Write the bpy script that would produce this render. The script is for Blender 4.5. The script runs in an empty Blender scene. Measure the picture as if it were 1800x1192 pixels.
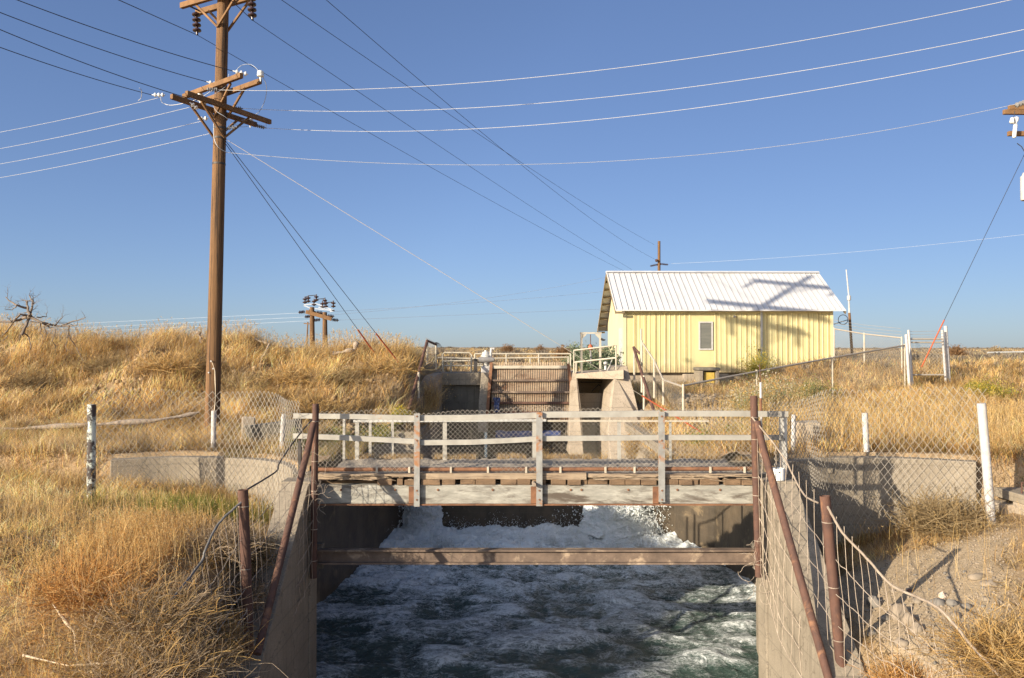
import bpy, math, random
import numpy as np
from mathutils import Vector, Matrix
# ------------------------------------------------------------------ camera, sky, sun, exposure
scene = bpy.context.scene
COL = scene.collection
PITCH = math.radians(0.9)          # the eye is the world origin; x right, y away from the camera, z up
F = 1400.0                         # focal length in pixels of an 1800 pixel wide picture
cam = bpy.data.cameras.new('camera'); camo = bpy.data.objects.new('camera', cam); COL.objects.link(camo)
cam.sensor_width = 36; cam.lens = 36*F/1800; cam.clip_start = .1; cam.clip_end = 6000
camo.location = (0, 0, 0); camo.rotation_euler = (math.pi/2+PITCH, 0, 0)
scene.camera = camo
SUN = Vector((1.0, .82, -.42)).normalized()       # the way the light travels
elev = math.asin(-SUN.z)
sl = bpy.data.lights.new('sun', 'SUN'); so = bpy.data.objects.new('sun', sl); COL.objects.link(so)
sl.energy = 4.4; sl.angle = math.radians(.5); sl.color = (1, .885, .70)
so.rotation_euler = SUN.to_track_quat('-Z', 'Y').to_euler(); so.location = (-20, -16, 30)
w = bpy.data.worlds.new('World'); scene.world = w; w.use_nodes = True
nt = w.node_tree; sky = nt.nodes.new('ShaderNodeTexSky'); sky.sky_type = 'NISHITA'; sky.sun_disc = False
sky.sun_elevation = elev; sky.sun_rotation = math.atan2(-SUN.x, -SUN.y)
sky.air_density = 1.0; sky.dust_density = .6; sky.ozone_density = 3.0; sky.altitude = 900
gm = nt.nodes.new('ShaderNodeGamma'); gm.inputs[1].default_value = .79      # flatten the sky's brightness range
tn = nt.nodes.new('ShaderNodeMix'); tn.data_type = 'RGBA'; tn.blend_type = 'MULTIPLY'; tn.inputs['Factor'].default_value = 1
tn.inputs['B'].default_value = (.375, .438, .590, 1)
nt.links.new(sky.outputs[0], gm.inputs[0]); nt.links.new(gm.outputs[0], tn.inputs['A'])
# the part of the sky round the sun, behind the viewer, is boosted and warmed to add fill light
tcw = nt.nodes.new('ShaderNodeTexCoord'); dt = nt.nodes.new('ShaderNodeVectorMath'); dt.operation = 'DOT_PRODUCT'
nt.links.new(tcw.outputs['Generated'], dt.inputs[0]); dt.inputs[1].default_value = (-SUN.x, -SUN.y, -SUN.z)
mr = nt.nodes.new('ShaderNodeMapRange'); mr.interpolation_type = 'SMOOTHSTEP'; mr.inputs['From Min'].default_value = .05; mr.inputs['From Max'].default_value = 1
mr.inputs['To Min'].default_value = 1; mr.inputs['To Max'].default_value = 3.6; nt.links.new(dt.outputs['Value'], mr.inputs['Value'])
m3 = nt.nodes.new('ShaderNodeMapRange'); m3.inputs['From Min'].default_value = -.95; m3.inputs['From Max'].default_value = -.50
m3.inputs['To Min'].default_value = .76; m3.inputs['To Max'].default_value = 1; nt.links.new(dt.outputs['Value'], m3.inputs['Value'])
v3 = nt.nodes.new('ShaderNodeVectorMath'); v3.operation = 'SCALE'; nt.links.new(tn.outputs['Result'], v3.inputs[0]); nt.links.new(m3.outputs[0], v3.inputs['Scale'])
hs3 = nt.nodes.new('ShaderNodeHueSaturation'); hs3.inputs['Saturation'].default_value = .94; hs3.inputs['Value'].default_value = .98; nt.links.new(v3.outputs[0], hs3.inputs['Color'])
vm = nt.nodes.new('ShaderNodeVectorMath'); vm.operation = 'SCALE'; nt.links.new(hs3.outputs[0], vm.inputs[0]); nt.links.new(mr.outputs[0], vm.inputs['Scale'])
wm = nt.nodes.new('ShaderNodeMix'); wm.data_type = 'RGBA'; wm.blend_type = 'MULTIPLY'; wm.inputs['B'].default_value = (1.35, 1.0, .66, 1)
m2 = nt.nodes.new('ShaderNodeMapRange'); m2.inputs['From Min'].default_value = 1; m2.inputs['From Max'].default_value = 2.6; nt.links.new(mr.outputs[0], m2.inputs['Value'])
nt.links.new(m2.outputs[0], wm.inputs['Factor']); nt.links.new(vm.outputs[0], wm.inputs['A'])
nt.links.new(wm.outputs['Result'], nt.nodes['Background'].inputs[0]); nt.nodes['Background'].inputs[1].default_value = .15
scene.view_settings.view_transform = 'Standard'; scene.view_settings.look = 'None'
scene.view_settings.exposure = 1.16; scene.view_settings.gamma = 1
scene.cycles.max_bounces = 6
R = math.radians
rng = np.random.default_rng(7); random.seed(7)
sp_, cp_ = math.sin(PITCH), math.cos(PITCH)
def ray(px, py):
    u = 596-py
    return Vector(((px-900), F*cp_-u*sp_, F*sp_+u*cp_))
def at(px, py, Y):
    d = ray(px, py); return d*(Y/d.y)
def atz(px, py, z):
    d = ray(px, py); return d*(z/d.z)
def prj(p):
    y = p[1]*cp_+p[2]*sp_; z = -p[1]*sp_+p[2]*cp_
    return 900+F*p[0]/y, 596-F*z/y
# ------------------------------------------------------------------ noise
def _h(ix, iy, s):
    n = (ix.astype(np.int64)*374761393+iy.astype(np.int64)*668265263+s*974634777) & 0xffffffff
    n = ((n ^ (n >> 13))*1274126177) & 0xffffffff
    return ((n ^ (n >> 16)) & 0xffff)/65535.0
def vn(x, y, s=0):
    x = np.asarray(x, float); y = np.asarray(y, float)
    ix = np.floor(x); iy = np.floor(y); fx = x-ix; fy = y-iy
    fx = fx*fx*(3-2*fx); fy = fy*fy*(3-2*fy); ix = ix.astype(int); iy = iy.astype(int)
    a = _h(ix, iy, s)*(1-fx)+_h(ix+1, iy, s)*fx; b = _h(ix, iy+1, s)*(1-fx)+_h(ix+1, iy+1, s)*fx
    return a*(1-fy)+b*fy
def fbm(x, y, o=4, s=0, ridge=False):
    t = 0; a = .5; n = 0
    for i in range(o):
        v = vn(x*2**i+17.3*i, y*2**i-9.1*i, s+i)
        if ridge: v = 1-abs(2*v-1)
        t = t+a*v; n += a; a *= .5
    return t/n
def sst(x, a, b):
    t = np.clip((x-a)/(b-a), 0, 1); return t*t*(3-2*t)
# ------------------------------------------------------------------ scene bookkeeping
def props(o, label=None, cat=None, group=None, kind=None):
    if label: o['label'] = label
    if cat: o['category'] = cat
    if group: o['group'] = group
    if kind: o['kind'] = kind
    return o
def thing(name, label, cat, loc, group=None):
    o = bpy.data.objects.new(name, None); COL.objects.link(o); o.location = loc
    o.empty_display_size = .2
    return props(o, label, cat, group)
def origin(o):
    p = Vector((0, 0, 0))
    while o is not None: p = p+Vector(o.location); o = o.parent
    return p
class MB:
    def __init__(s): s.v = []; s.f = []; s.sm = []
    def add(s, vs, fs, smooth=False):
        n = len(s.v); s.v += [tuple(v) for v in vs]; s.f += [tuple(i+n for i in f) for f in fs]; s.sm += [smooth]*len(fs)
        return s
    def box(s, x0, x1, y0, y1, z0, z1, rz=0, rx=0, ry=0):
        c = Vector(((x0+x1)/2, (y0+y1)/2, (z0+z1)/2)); h = Vector((x1-x0, y1-y0, z1-z0))/2
        m = Matrix.Rotation(rz, 3, 'Z') @ Matrix.Rotation(ry, 3, 'Y') @ Matrix.Rotation(rx, 3, 'X')
        vs = [c+m@Vector((h.x*i, h.y*j, h.z*k)) for i in (-1, 1) for j in (-1, 1) for k in (-1, 1)]
        return s.add(vs, [(0, 1, 3, 2), (4, 6, 7, 5), (0, 4, 5, 1), (2, 3, 7, 6), (0, 2, 6, 4), (1, 5, 7, 3)])
    def beam(s, a, b, w_, h, up=(0, 0, 1)):
        a = Vector(a); b = Vector(b); d = (b-a).normalized(); up = Vector(up)
        x = d.cross(up)
        if x.length < 1e-4: x = d.cross(Vector((0, 1, 0)))
        x.normalize(); u = x.cross(d).normalized()
        vs = [p+x*(w_/2*i)+u*(h/2*j) for p in (a, b) for i, j in ((-1, -1), (1, -1), (1, 1), (-1, 1))]
        return s.add(vs, [(0, 3, 2, 1), (4, 5, 6, 7), (0, 1, 5, 4), (1, 2, 6, 5), (2, 3, 7, 6), (3, 0, 4, 7)])
    def tube(s, pts, r, n=8, cap=True):
        P = [Vector(p) for p in pts]; m = len(P)
        rr = list(r) if hasattr(r, '__len__') else [r]*m
        vs = []; prev = None
        for i, p in enumerate(P):
            d = (P[min(i+1, m-1)]-P[max(i-1, 0)])
            d = d.normalized() if d.length > 1e-9 else Vector((0, 0, 1))
            if prev is None: prev = Vector((0, 0, 1)) if abs(d.z) < .9 else Vector((0, 1, 0))
            x = prev-d*prev.dot(d); x = x.normalized() if x.length > 1e-6 else d.orthogonal().normalized()
            prev = x; y = d.cross(x)
            vs += [p+(x*math.cos(2*math.pi*k/n)+y*math.sin(2*math.pi*k/n))*rr[i] for k in range(n)]
        fs = [(i*n+k, i*n+(k+1) % n, (i+1)*n+(k+1) % n, (i+1)*n+k) for i in range(m-1) for k in range(n)]
        s.add(vs, fs, n > 4)
        if cap: s.add(vs[:n], [tuple(range(n))[::-1]]); s.add(vs[-n:], [tuple(range(n))])
        return s
    def lathe(s, p0, axis, prof, n=12):
        p0 = Vector(p0); d = Vector(axis).normalized(); x = d.orthogonal().normalized(); y = d.cross(x); vs = []
        for t, r in prof:
            vs += [p0+d*t+(x*math.cos(2*math.pi*k/n)+y*math.sin(2*math.pi*k/n))*r for k in range(n)]
        m = len(prof)
        fs = [(i*n+k, i*n+(k+1) % n, (i+1)*n+(k+1) % n, (i+1)*n+k) for i in range(m-1) for k in range(n)]
        return s.add(vs, fs, True)
    def prism(s, poly, z0, z1):            # polygon of (x, y) between two heights (numbers or one per corner)
        n = len(poly); a = z0 if hasattr(z0, '__len__') else [z0]*n; b = z1 if hasattr(z1, '__len__') else [z1]*n
        vs = [(x, y, a[i]) for i, (x, y) in enumerate(poly)]+[(x, y, b[i]) for i, (x, y) in enumerate(poly)]
        return s.add(vs, [tuple(range(n))[::-1], tuple(range(n, 2*n))]+[(i, (i+1) % n, n+(i+1) % n, n+i) for i in range(n)])
    def build(s, name, m, parent=None, loc=None, bevel=0, sharp=40):
        o0 = origin(parent) if parent is not None else Vector(loc if loc is not None else (0, 0, 0))
        me = bpy.data.meshes.new(name)
        me.from_pydata([(x-o0.x, y-o0.y, z-o0.z) for x, y, z in s.v], [], s.f)
        me.polygons.foreach_set('use_smooth', s.sm); me.materials.append(m); me.update()
        if any(s.sm): me.set_sharp_from_angle(angle=R(sharp))
        o = bpy.data.objects.new(name, me); COL.objects.link(o)
        if parent is not None: o.parent = parent
        else: o.location = o0
        if bevel:
            b = o.modifiers.new('bevel', 'BEVEL'); b.width = bevel; b.segments = 2; b.limit_method = 'ANGLE'
        return o
def npmesh(name, V, Fc, m, parent=None, loc=(0, 0, 0), col=None, smooth=False, cname='tint'):
    """fast mesh from numpy arrays; Fc is (n,3) or (n,4)"""
    o0 = np.array(origin(parent)) if parent is not None else np.array(loc)
    V = np.asarray(V, np.float64)-o0; Fc = np.asarray(Fc); k = Fc.shape[1]
    me = bpy.data.meshes.new(name); me.vertices.add(len(V)); me.vertices.foreach_set('co', V.astype(np.float32).ravel())
    me.loops.add(Fc.size); me.loops.foreach_set('vertex_index', Fc.astype(np.int32).ravel())
    me.polygons.add(len(Fc)); me.polygons.foreach_set('loop_start', np.arange(0, Fc.size, k, dtype=np.int32))
    if smooth: me.polygons.foreach_set('use_smooth', np.ones(len(Fc), bool))
    if col is not None:
        a = me.attributes.new(cname, 'FLOAT_COLOR', 'POINT'); c = np.ones((len(V), 4), np.float32); c[:, :3] = col
        a.data.foreach_set('color', c.ravel())
    me.materials.append(m); me.update(calc_edges=True)
    o = bpy.data.objects.new(name, me); COL.objects.link(o)
    if parent is not None: o.parent = parent
    else: o.location = tuple(o0)
    return o
def tubes_np(lines, r, n=3):
    """lines: array (L, P, 3) -> vertices and quads of thin wires"""
    L = np.asarray(lines, float); l, p, _ = L.shape
    d = np.gradient(L, axis=1); d /= np.linalg.norm(d, axis=2, keepdims=True)+1e-9
    ref = np.where(np.abs(d[..., 1:2]) < .9, np.array([0, 1., 0]), np.array([0, 0, 1.]))
    x = np.cross(d, ref); x /= np.linalg.norm(x, axis=2, keepdims=True)+1e-9; y = np.cross(d, x)
    ang = np.arange(n)*2*np.pi/n
    V = L[:, :, None, :]+r*(x[:, :, None, :]*np.cos(ang)[None, None, :, None]+y[:, :, None, :]*np.sin(ang)[None, None, :, None])
    idx = np.arange(l*p*n).reshape(l, p, n); a = idx[:, :-1]; b = idx[:, 1:]
    Q = np.stack([a, np.roll(a, -1, 2), np.roll(b, -1, 2), b], -1).reshape(-1, 4)
    return V.reshape(-1, 3), Q
# ------------------------------------------------------------------ materials
def nodes(name):
    m = bpy.data.materials.new(name); m.use_nodes = True; n = m.node_tree.nodes; l = m.node_tree.links
    return m, n, l, n['Principled BSDF']
def noise(n, l, vec, scale, detail=6, rough=.6, dist=0):
    t = n.new('ShaderNodeTexNoise'); t.inputs['Scale'].default_value = scale; t.inputs['Detail'].default_value = detail
    t.inputs['Roughness'].default_value = rough; t.inputs['Distortion'].default_value = dist
    l.new(vec, t.inputs['Vector']); return t.outputs['Fac']
def ramp(n, l, fac, stops):
    r = n.new('ShaderNodeValToRGB'); e = r.color_ramp.elements
    while len(e) < len(stops): e.new(.5)
    for i, (p, c) in enumerate(stops):
        e[i].position = p; e[i].color = (*c, 1) if hasattr(c, '__len__') else (c, c, c, 1)
    l.new(fac, r.inputs[0]); return r.outputs[0]
def mix(n, l, fac, a, b, mode='MIX'):
    x = n.new('ShaderNodeMix'); x.data_type = 'RGBA'; x.blend_type = mode
    for s_, v in ((x.inputs['Factor'], fac), (x.inputs['A'], a), (x.inputs['B'], b)):
        if hasattr(v, 'is_output'): l.new(v, s_)
        elif hasattr(v, '__len__'): s_.default_value = (*v, 1)
        else: s_.default_value = v
    return x.outputs['Result']
def pm(name, c1, c2, scale=4, stain=None, samt=(.55, .62), sscale=2, rough=.85, metal=0, bump=.3, bscale=30, stretch=(1, 1, 1), fine=None, spec=.3):
    m, n, l, b = nodes(name)
    tc = n.new('ShaderNodeTexCoord'); mp = n.new('ShaderNodeMapping'); mp.inputs['Scale'].default_value = stretch
    l.new(tc.outputs['Object'], mp.inputs[0]); v = mp.outputs[0]
    c = mix(n, l, ramp(n, l, noise(n, l, v, scale, 10, .65), [(.33, 0), (.67, 1)]), c1, c2)
    if fine: c = mix(n, l, ramp(n, l, noise(n, l, v, fine, 4, .7), [(.35, 0), (.75, 1)]), c, tuple(x*.55 for x in c1))
    if stain:
        c = mix(n, l, ramp(n, l, noise(n, l, v, sscale, 9, .7, .4), [(samt[0], 0), (samt[1], 1)]), c, stain)
    l.new(c, b.inputs['Base Color']); b.inputs['Roughness'].default_value = rough; b.inputs['Metallic'].default_value = metal
    b.inputs['Specular IOR Level'].default_value = spec
    if 'concrete' in name:                      # form-board joints, drips and hairline cracks
        vo = n.new('ShaderNodeTexVoronoi'); vo.feature = 'DISTANCE_TO_EDGE'; vo.inputs['Scale'].default_value = 1.1
        ds = n.new('ShaderNodeMix'); ds.data_type = 'RGBA'; ds.blend_type = 'ADD'; ds.inputs['Factor'].default_value = .35; l.new(tc.outputs['Object'], ds.inputs['A'])
        nn = n.new('ShaderNodeTexNoise'); nn.inputs['Scale'].default_value = 5; nn.inputs['Detail'].default_value = 5; l.new(tc.outputs['Object'], nn.inputs['Vector']); l.new(nn.outputs['Color'], ds.inputs['B'])
        l.new(ds.outputs['Result'], vo.inputs['Vector'])
        c = mix(n, l, ramp(n, l, vo.outputs['Distance'], [(.0, .6), (.012, 0)]), c, (.07, .055, .042))
        sx = n.new('ShaderNodeSeparateXYZ'); l.new(tc.outputs['Object'], sx.inputs[0])
        md = n.new('ShaderNodeMath'); md.operation = 'PINGPONG'; md.inputs[1].default_value = .21; l.new(sx.outputs['Z'], md.inputs[0])
        c = mix(n, l, ramp(n, l, md.outputs[0], [(.0, .38), (.02, 0)]), c, (.10, .085, .065))
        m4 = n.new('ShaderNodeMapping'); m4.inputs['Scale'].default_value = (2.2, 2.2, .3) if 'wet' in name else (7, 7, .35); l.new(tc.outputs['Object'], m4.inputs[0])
        c = mix(n, l, ramp(n, l, noise(n, l, m4.outputs[0], 1.6, 6, .7), [(.54, 0), (.72, .55)]), c, tuple(x*.45 for x in c2))
        l.new(c, b.inputs['Base Color'])
    if bump:
        bp = n.new('ShaderNodeBump'); bp.inputs['Strength'].default_value = bump; bp.inputs['Distance'].default_value = .02
        l.new(noise(n, l, v, bscale, 8, .7), bp.inputs['Height']); l.new(bp.outputs[0], b.inputs['Normal'])
    return m
M = {}
M['concrete'] = pm('concrete', (.33, .275, .205), (.22, .18, .132), 1.6, (.13, .105, .075), (.6, .72), 1.3, bump=.35, bscale=25, fine=45)
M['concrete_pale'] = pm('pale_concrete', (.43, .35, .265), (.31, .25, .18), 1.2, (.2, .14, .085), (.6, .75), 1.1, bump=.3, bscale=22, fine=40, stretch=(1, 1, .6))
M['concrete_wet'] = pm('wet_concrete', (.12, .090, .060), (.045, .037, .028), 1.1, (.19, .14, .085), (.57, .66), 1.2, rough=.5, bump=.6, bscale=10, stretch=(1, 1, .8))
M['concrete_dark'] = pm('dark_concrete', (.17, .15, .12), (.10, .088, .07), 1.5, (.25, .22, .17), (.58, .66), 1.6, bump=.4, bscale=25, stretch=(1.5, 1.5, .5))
M['pole'] = pm('weathered_pole_wood', (.24, .13, .058), (.115, .062, .03), 1.6, (.045, .028, .018), (.52, .58), 1.4, bump=1, bscale=9, stretch=(13, 13, .3), fine=9)
M['pole_far'] = pm('distant_pole_wood', (.20, .12, .07), (.12, .075, .05), 2, bump=0)
M['arm'] = pm('crossarm_wood', (.23, .125, .055), (.12, .065, .03), 3, (.09, .05, .03), (.6, .7), 3, bump=.4, bscale=30)
M['plank'] = pm('grey_weathered_plank', (.42, .32, .22), (.23, .165, .11), 3, (.08, .055, .04), (.58, .66), 3, bump=.8, bscale=22, stretch=(.5, 3, 9))
M['joist'] = pm('brown_old_timber', (.22, .14, .08), (.11, .07, .042), 3, (.05, .035, .025), (.6, .7), 4, bump=.8, bscale=22, stretch=(1, 1, 3))
M['rust'] = pm('rusty_pipe', (.125, .062, .042), (.065, .037, .03), 5, (.22, .11, .06), (.56, .66), 3, rough=.8, bump=.4, bscale=60, stretch=(1, 1, .6))
M['rust_bright'] = pm('orange_rust', (.24, .115, .06), (.13, .062, .035), 5, (.10, .05, .03), (.55, .65), 5, rough=.85, bump=.4, bscale=50)
M['rust_beam'] = pm('rusty_beam', (.19, .135, .10), (.10, .072, .056), 4, (.36, .27, .19), (.55, .68), 3, rough=.8, bump=.3, bscale=50)
M['galv'] = pm('galvanized_steel', (.52, .50, .46), (.38, .37, .34), 6, (.33, .15, .05), (.67, .72), 2.5, rough=.5, metal=.25, bump=.15, bscale=60)
M['angle'] = pm('dull_galvanized_rail', (.38, .36, .315), (.29, .27, .235), 5, (.36, .15, .04), (.66, .70), 1.6, rough=.6, metal=.15, bump=.15, bscale=60)
M['post_rust'] = pm('painted_post_rusting', (.30, .295, .275), (.21, .20, .185), 6, (.30, .14, .06), (.52, .6), 3.2, rough=.6, metal=.1, bump=.3, bscale=60)
M['girder'] = pm('peeling_girder_paint', (.385, .365, .31), (.285, .265, .225), 3, (.095, .075, .058), (.49, .62), 2.2, rough=.7, bump=.35, bscale=40, stretch=(.55, 1, 2.2), fine=6)
M['white_paint'] = pm('white_painted_pipe', (.47, .45, .43), (.36, .34, .32), 8, (.33, .2, .12), (.62, .70), 5, rough=.5, bump=.15, bscale=60)
M['chipped'] = pm('chipped_pale_green_pipe', (.55, .60, .50), (.60, .62, .56), 8, (.06, .045, .04), (.46, .52), 4.5, rough=.6, bump=.3, bscale=60)
M['cream'] = pm('cream_painted_steel', (.46, .41, .32), (.36, .31, .24), 5, (.3, .18, .09), (.66, .72), 4, rough=.6, bump=.2)
M['cable_grey'] = pm('grey_steel_cable', (.15, .14, .135), (.09, .085, .08), 5, rough=.6, metal=.2, bump=0)
M['deadwood_dark'] = pm('dark_deadwood', (.22, .17, .13), (.12, .095, .075), 4, rough=.9, bump=.6, bscale=18)
M['slat'] = pm('rust_stained_slats', (.50, .385, .26), (.34, .22, .14), 1.6, (.17, .085, .045), (.52, .62), 1.1, rough=.8, bump=.2, stretch=(1, 1, 2))
M['chain'] = pm('chainlink_wire', (.38, .34, .285), (.25, .22, .185), 9, rough=.55, metal=.2, bump=0)
M['chain_far'] = pm('far_chainlink_wire', (.38, .33, .27), (.30, .26, .21), 9, rough=.6, metal=.2, bump=0)
M['wire_rusty'] = pm('old_fence_wire', (.46, .38, .30), (.27, .21, .16), 9, rough=.6, metal=.3, bump=0)
M['wire_bright'] = pm('bright_aluminium_wire', (.46, .46, .46), (.40, .40, .40), 1, rough=.5, metal=.1, bump=0)
M['wire_dark'] = pm('dark_cable', (.04, .045, .055), (.03, .03, .04), 1, rough=.8, metal=0, bump=0)
M['wire_mid'] = pm('grey_wire', (.40, .43, .48), (.34, .37, .42), 1, rough=.7, metal=0, bump=0)
M['steel_dark'] = pm('dark_steel', (.08, .07, .065), (.04, .036, .034), 4, rough=.6, metal=.3, bump=.1)
M['ceramic'] = pm('white_porcelain', (.70, .70, .68), (.58, .58, .56), 8, rough=.25, bump=0, spec=.6)
M['ceramic_grey'] = pm('grey_insulator', (.22, .21, .2), (.16, .15, .15), 8, rough=.5, bump=0)
M['ceramic_dark'] = pm('brown_glazed_porcelain', (.045, .022, .02), (.03, .016, .015), 8, rough=.2, bump=0, spec=.6)
M['yellow'] = pm('pale_yellow_siding', (.53, .465, .24), (.48, .42, .21), 1.2, (.50, .45, .29), (.6, .72), .9, rough=.55, bump=.05, stretch=(1, 1, .5))
def siding_dirt(m):
    n = m.node_tree.nodes; l = m.node_tree.links; b = n['Principled BSDF']; src = b.inputs['Base Color'].links[0].from_socket
    tc = n.new('ShaderNodeTexCoord'); sx = n.new('ShaderNodeSeparateXYZ'); l.new(tc.outputs['Object'], sx.inputs[0])
    z = n.new('ShaderNodeMath'); z.operation = 'MULTIPLY_ADD'; l.new(sx.outputs['Z'], z.inputs[0]); z.inputs[1].default_value = -1.1; z.inputs[2].default_value = .62
    ad = n.new('ShaderNodeMath'); ad.operation = 'ADD'; l.new(z.outputs[0], ad.inputs[0]); l.new(noise(n, l, tc.outputs['Object'], 3.5, 8, .75), ad.inputs[1])
    c = mix(n, l, ramp(n, l, ad.outputs[0], [(.62, 0), (1.1, .8)]), src, (.34, .25, .14))
    m4 = n.new('ShaderNodeMapping'); m4.inputs['Scale'].default_value = (5, 5, .3); l.new(tc.outputs['Object'], m4.inputs[0])
    c = mix(n, l, ramp(n, l, noise(n, l, m4.outputs[0], 1.2, 6, .7), [(.50, 0), (.75, .45)]), c, (.42, .35, .2))
    l.new(c, b.inputs['Base Color'])
siding_dirt(M['yellow'])
M['yellow_pale'] = pm('cream_yellow_gable', (.57, .51, .31), (.52, .46, .27), 1.2, rough=.55, bump=.05)
M['yellow_edge'] = pm('brownish_rib_edge', (.50, .40, .20), (.42, .33, .17), 3, rough=.6, bump=0)
M['roof'] = pm('white_metal_roof', (.55, .54, .535), (.50, .49, .485), .8, (.44, .41, .37), (.56, .72), 1.5, rough=.4, bump=.04, stretch=(1, .4, 1))
M['roof_rib'] = pm('grey_roof_rib', (.40, .39, .385), (.34, .33, .33), 2, rough=.45, bump=0)
M['soffit'] = pm('bare_soffit_board', (.20, .15, .085), (.12, .09, .055), 3, bump=.4)
M['orange'] = pm('orange_plastic_guard', (.42, .10, .04), (.34, .08, .035), 3, rough=.5, bump=0)
M['blue'] = pm('blue_tarp', (.04, .055, .13), (.055, .075, .17), 6, (.16, .15, .16), (.52, .6), 5, rough=.5, bump=.5, bscale=12)
M['white_plastic'] = pm('white_plastic', (.78, .78, .76), (.7, .7, .68), 5, rough=.4, bump=0)
M['rock'] = pm('river_rock', (.28, .22, .16), (.19, .155, .115), 3, (.34, .26, .18), (.6, .7), 2, rough=.8, bump=.3, bscale=20)
M['rock_grey'] = pm('grey_river_rock', (.21, .185, .155), (.14, .125, .108), 3, rough=.75, bump=.3, bscale=20)
M['rock_pink'] = pm('pale_pink_rock', (.56, .38, .28), (.62, .50, .40), 3, rough=.8, bump=.3, bscale=20)
M['deadwood'] = pm('grey_deadwood', (.36, .29, .22), (.20, .155, .12), 4, rough=.9, bump=.6, bscale=18, stretch=(3, 3, 1))
M['pale_stick'] = pm('bleached_stick', (.66, .54, .38), (.52, .41, .28), 5, rough=.8, bump=.2)
M['gravel'] = pm('lumpy_gravel', (.38, .32, .25), (.24, .2, .155), 8, (.15, .12, .09), (.58, .66), 6, bump=1, bscale=28, fine=30)
# window: dusty grey screen over glass
M['glass'] = pm('dusty_window_screen', (.105, .105, .09), (.15, .145, .12), 3, (.24, .16, .10), (.58, .66), 1.6, rough=.25, bump=.05, spec=.7, stretch=(.3, 1, 2.5))
M['yellow_glass'] = pm('amber_glass_block', (.55, .38, .08), (.25, .18, .05), 5, rough=.3, bump=.1, stretch=(1, 1, .4))
def ground_mat():
    m, n, l, b = nodes('dry_earth')
    g = n.new('ShaderNodeNewGeometry'); v = g.outputs['Position']
    c = mix(n, l, ramp(n, l, noise(n, l, v, .9, 10, .7), [(.35, 0), (.65, 1)]), (.42, .29, .165), (.30, .20, .115))
    c = mix(n, l, ramp(n, l, noise(n, l, v, 9, 6, .75), [(.42, 0), (.62, 1)]), c, (.34, .245, .14))
    c = mix(n, l, ramp(n, l, noise(n, l, v, 34, 4, .7), [(.56, 0), (.66, 1)]), c, (.13, .085, .05))
    a = n.new('ShaderNodeAttribute'); a.attribute_name = 'bare'
    c2 = mix(n, l, ramp(n, l, noise(n, l, v, 5, 8, .7), [(.35, 0), (.65, 1)]), (.47, .36, .235), (.36, .27, .17))
    c2 = mix(n, l, ramp(n, l, noise(n, l, v, 60, 3, .7), [(.6, 0), (.7, 1)]), c2, (.22, .16, .1))
    c = mix(n, l, a.outputs['Fac'], c, c2)
    l.new(c, b.inputs['Base Color']); b.inputs['Roughness'].default_value = .95; b.inputs['Specular IOR Level'].default_value = .1
    bp = n.new('ShaderNodeBump'); bp.inputs['Strength'].default_value = .9; bp.inputs['Distance'].default_value = .05
    l.new(noise(n, l, v, 14, 10, .75), bp.inputs['Height']); l.new(bp.outputs[0], b.inputs['Normal'])
    return m
M['ground'] = ground_mat()
def plant_mat():
    m, n, l, b = nodes('dry_stems_and_leaves')
    a = n.new('ShaderNodeAttribute'); a.attribute_name = 'tint'
    l.new(a.outputs['Color'], b.inputs['Base Color']); b.inputs['Roughness'].default_value = .75; b.inputs['Specular IOR Level'].default_value = .15
    t = n.new('ShaderNodeBsdfTranslucent'); l.new(a.outputs['Color'], t.inputs['Color'])
    x = n.new('ShaderNodeMixShader'); x.inputs[0].default_value = .48
    l.new(b.outputs[0], x.inputs[1]); l.new(t.outputs[0], x.inputs[2]); l.new(x.outputs[0], n['Material Output'].inputs[0])
    return m
M['plant'] = plant_mat()
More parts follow.
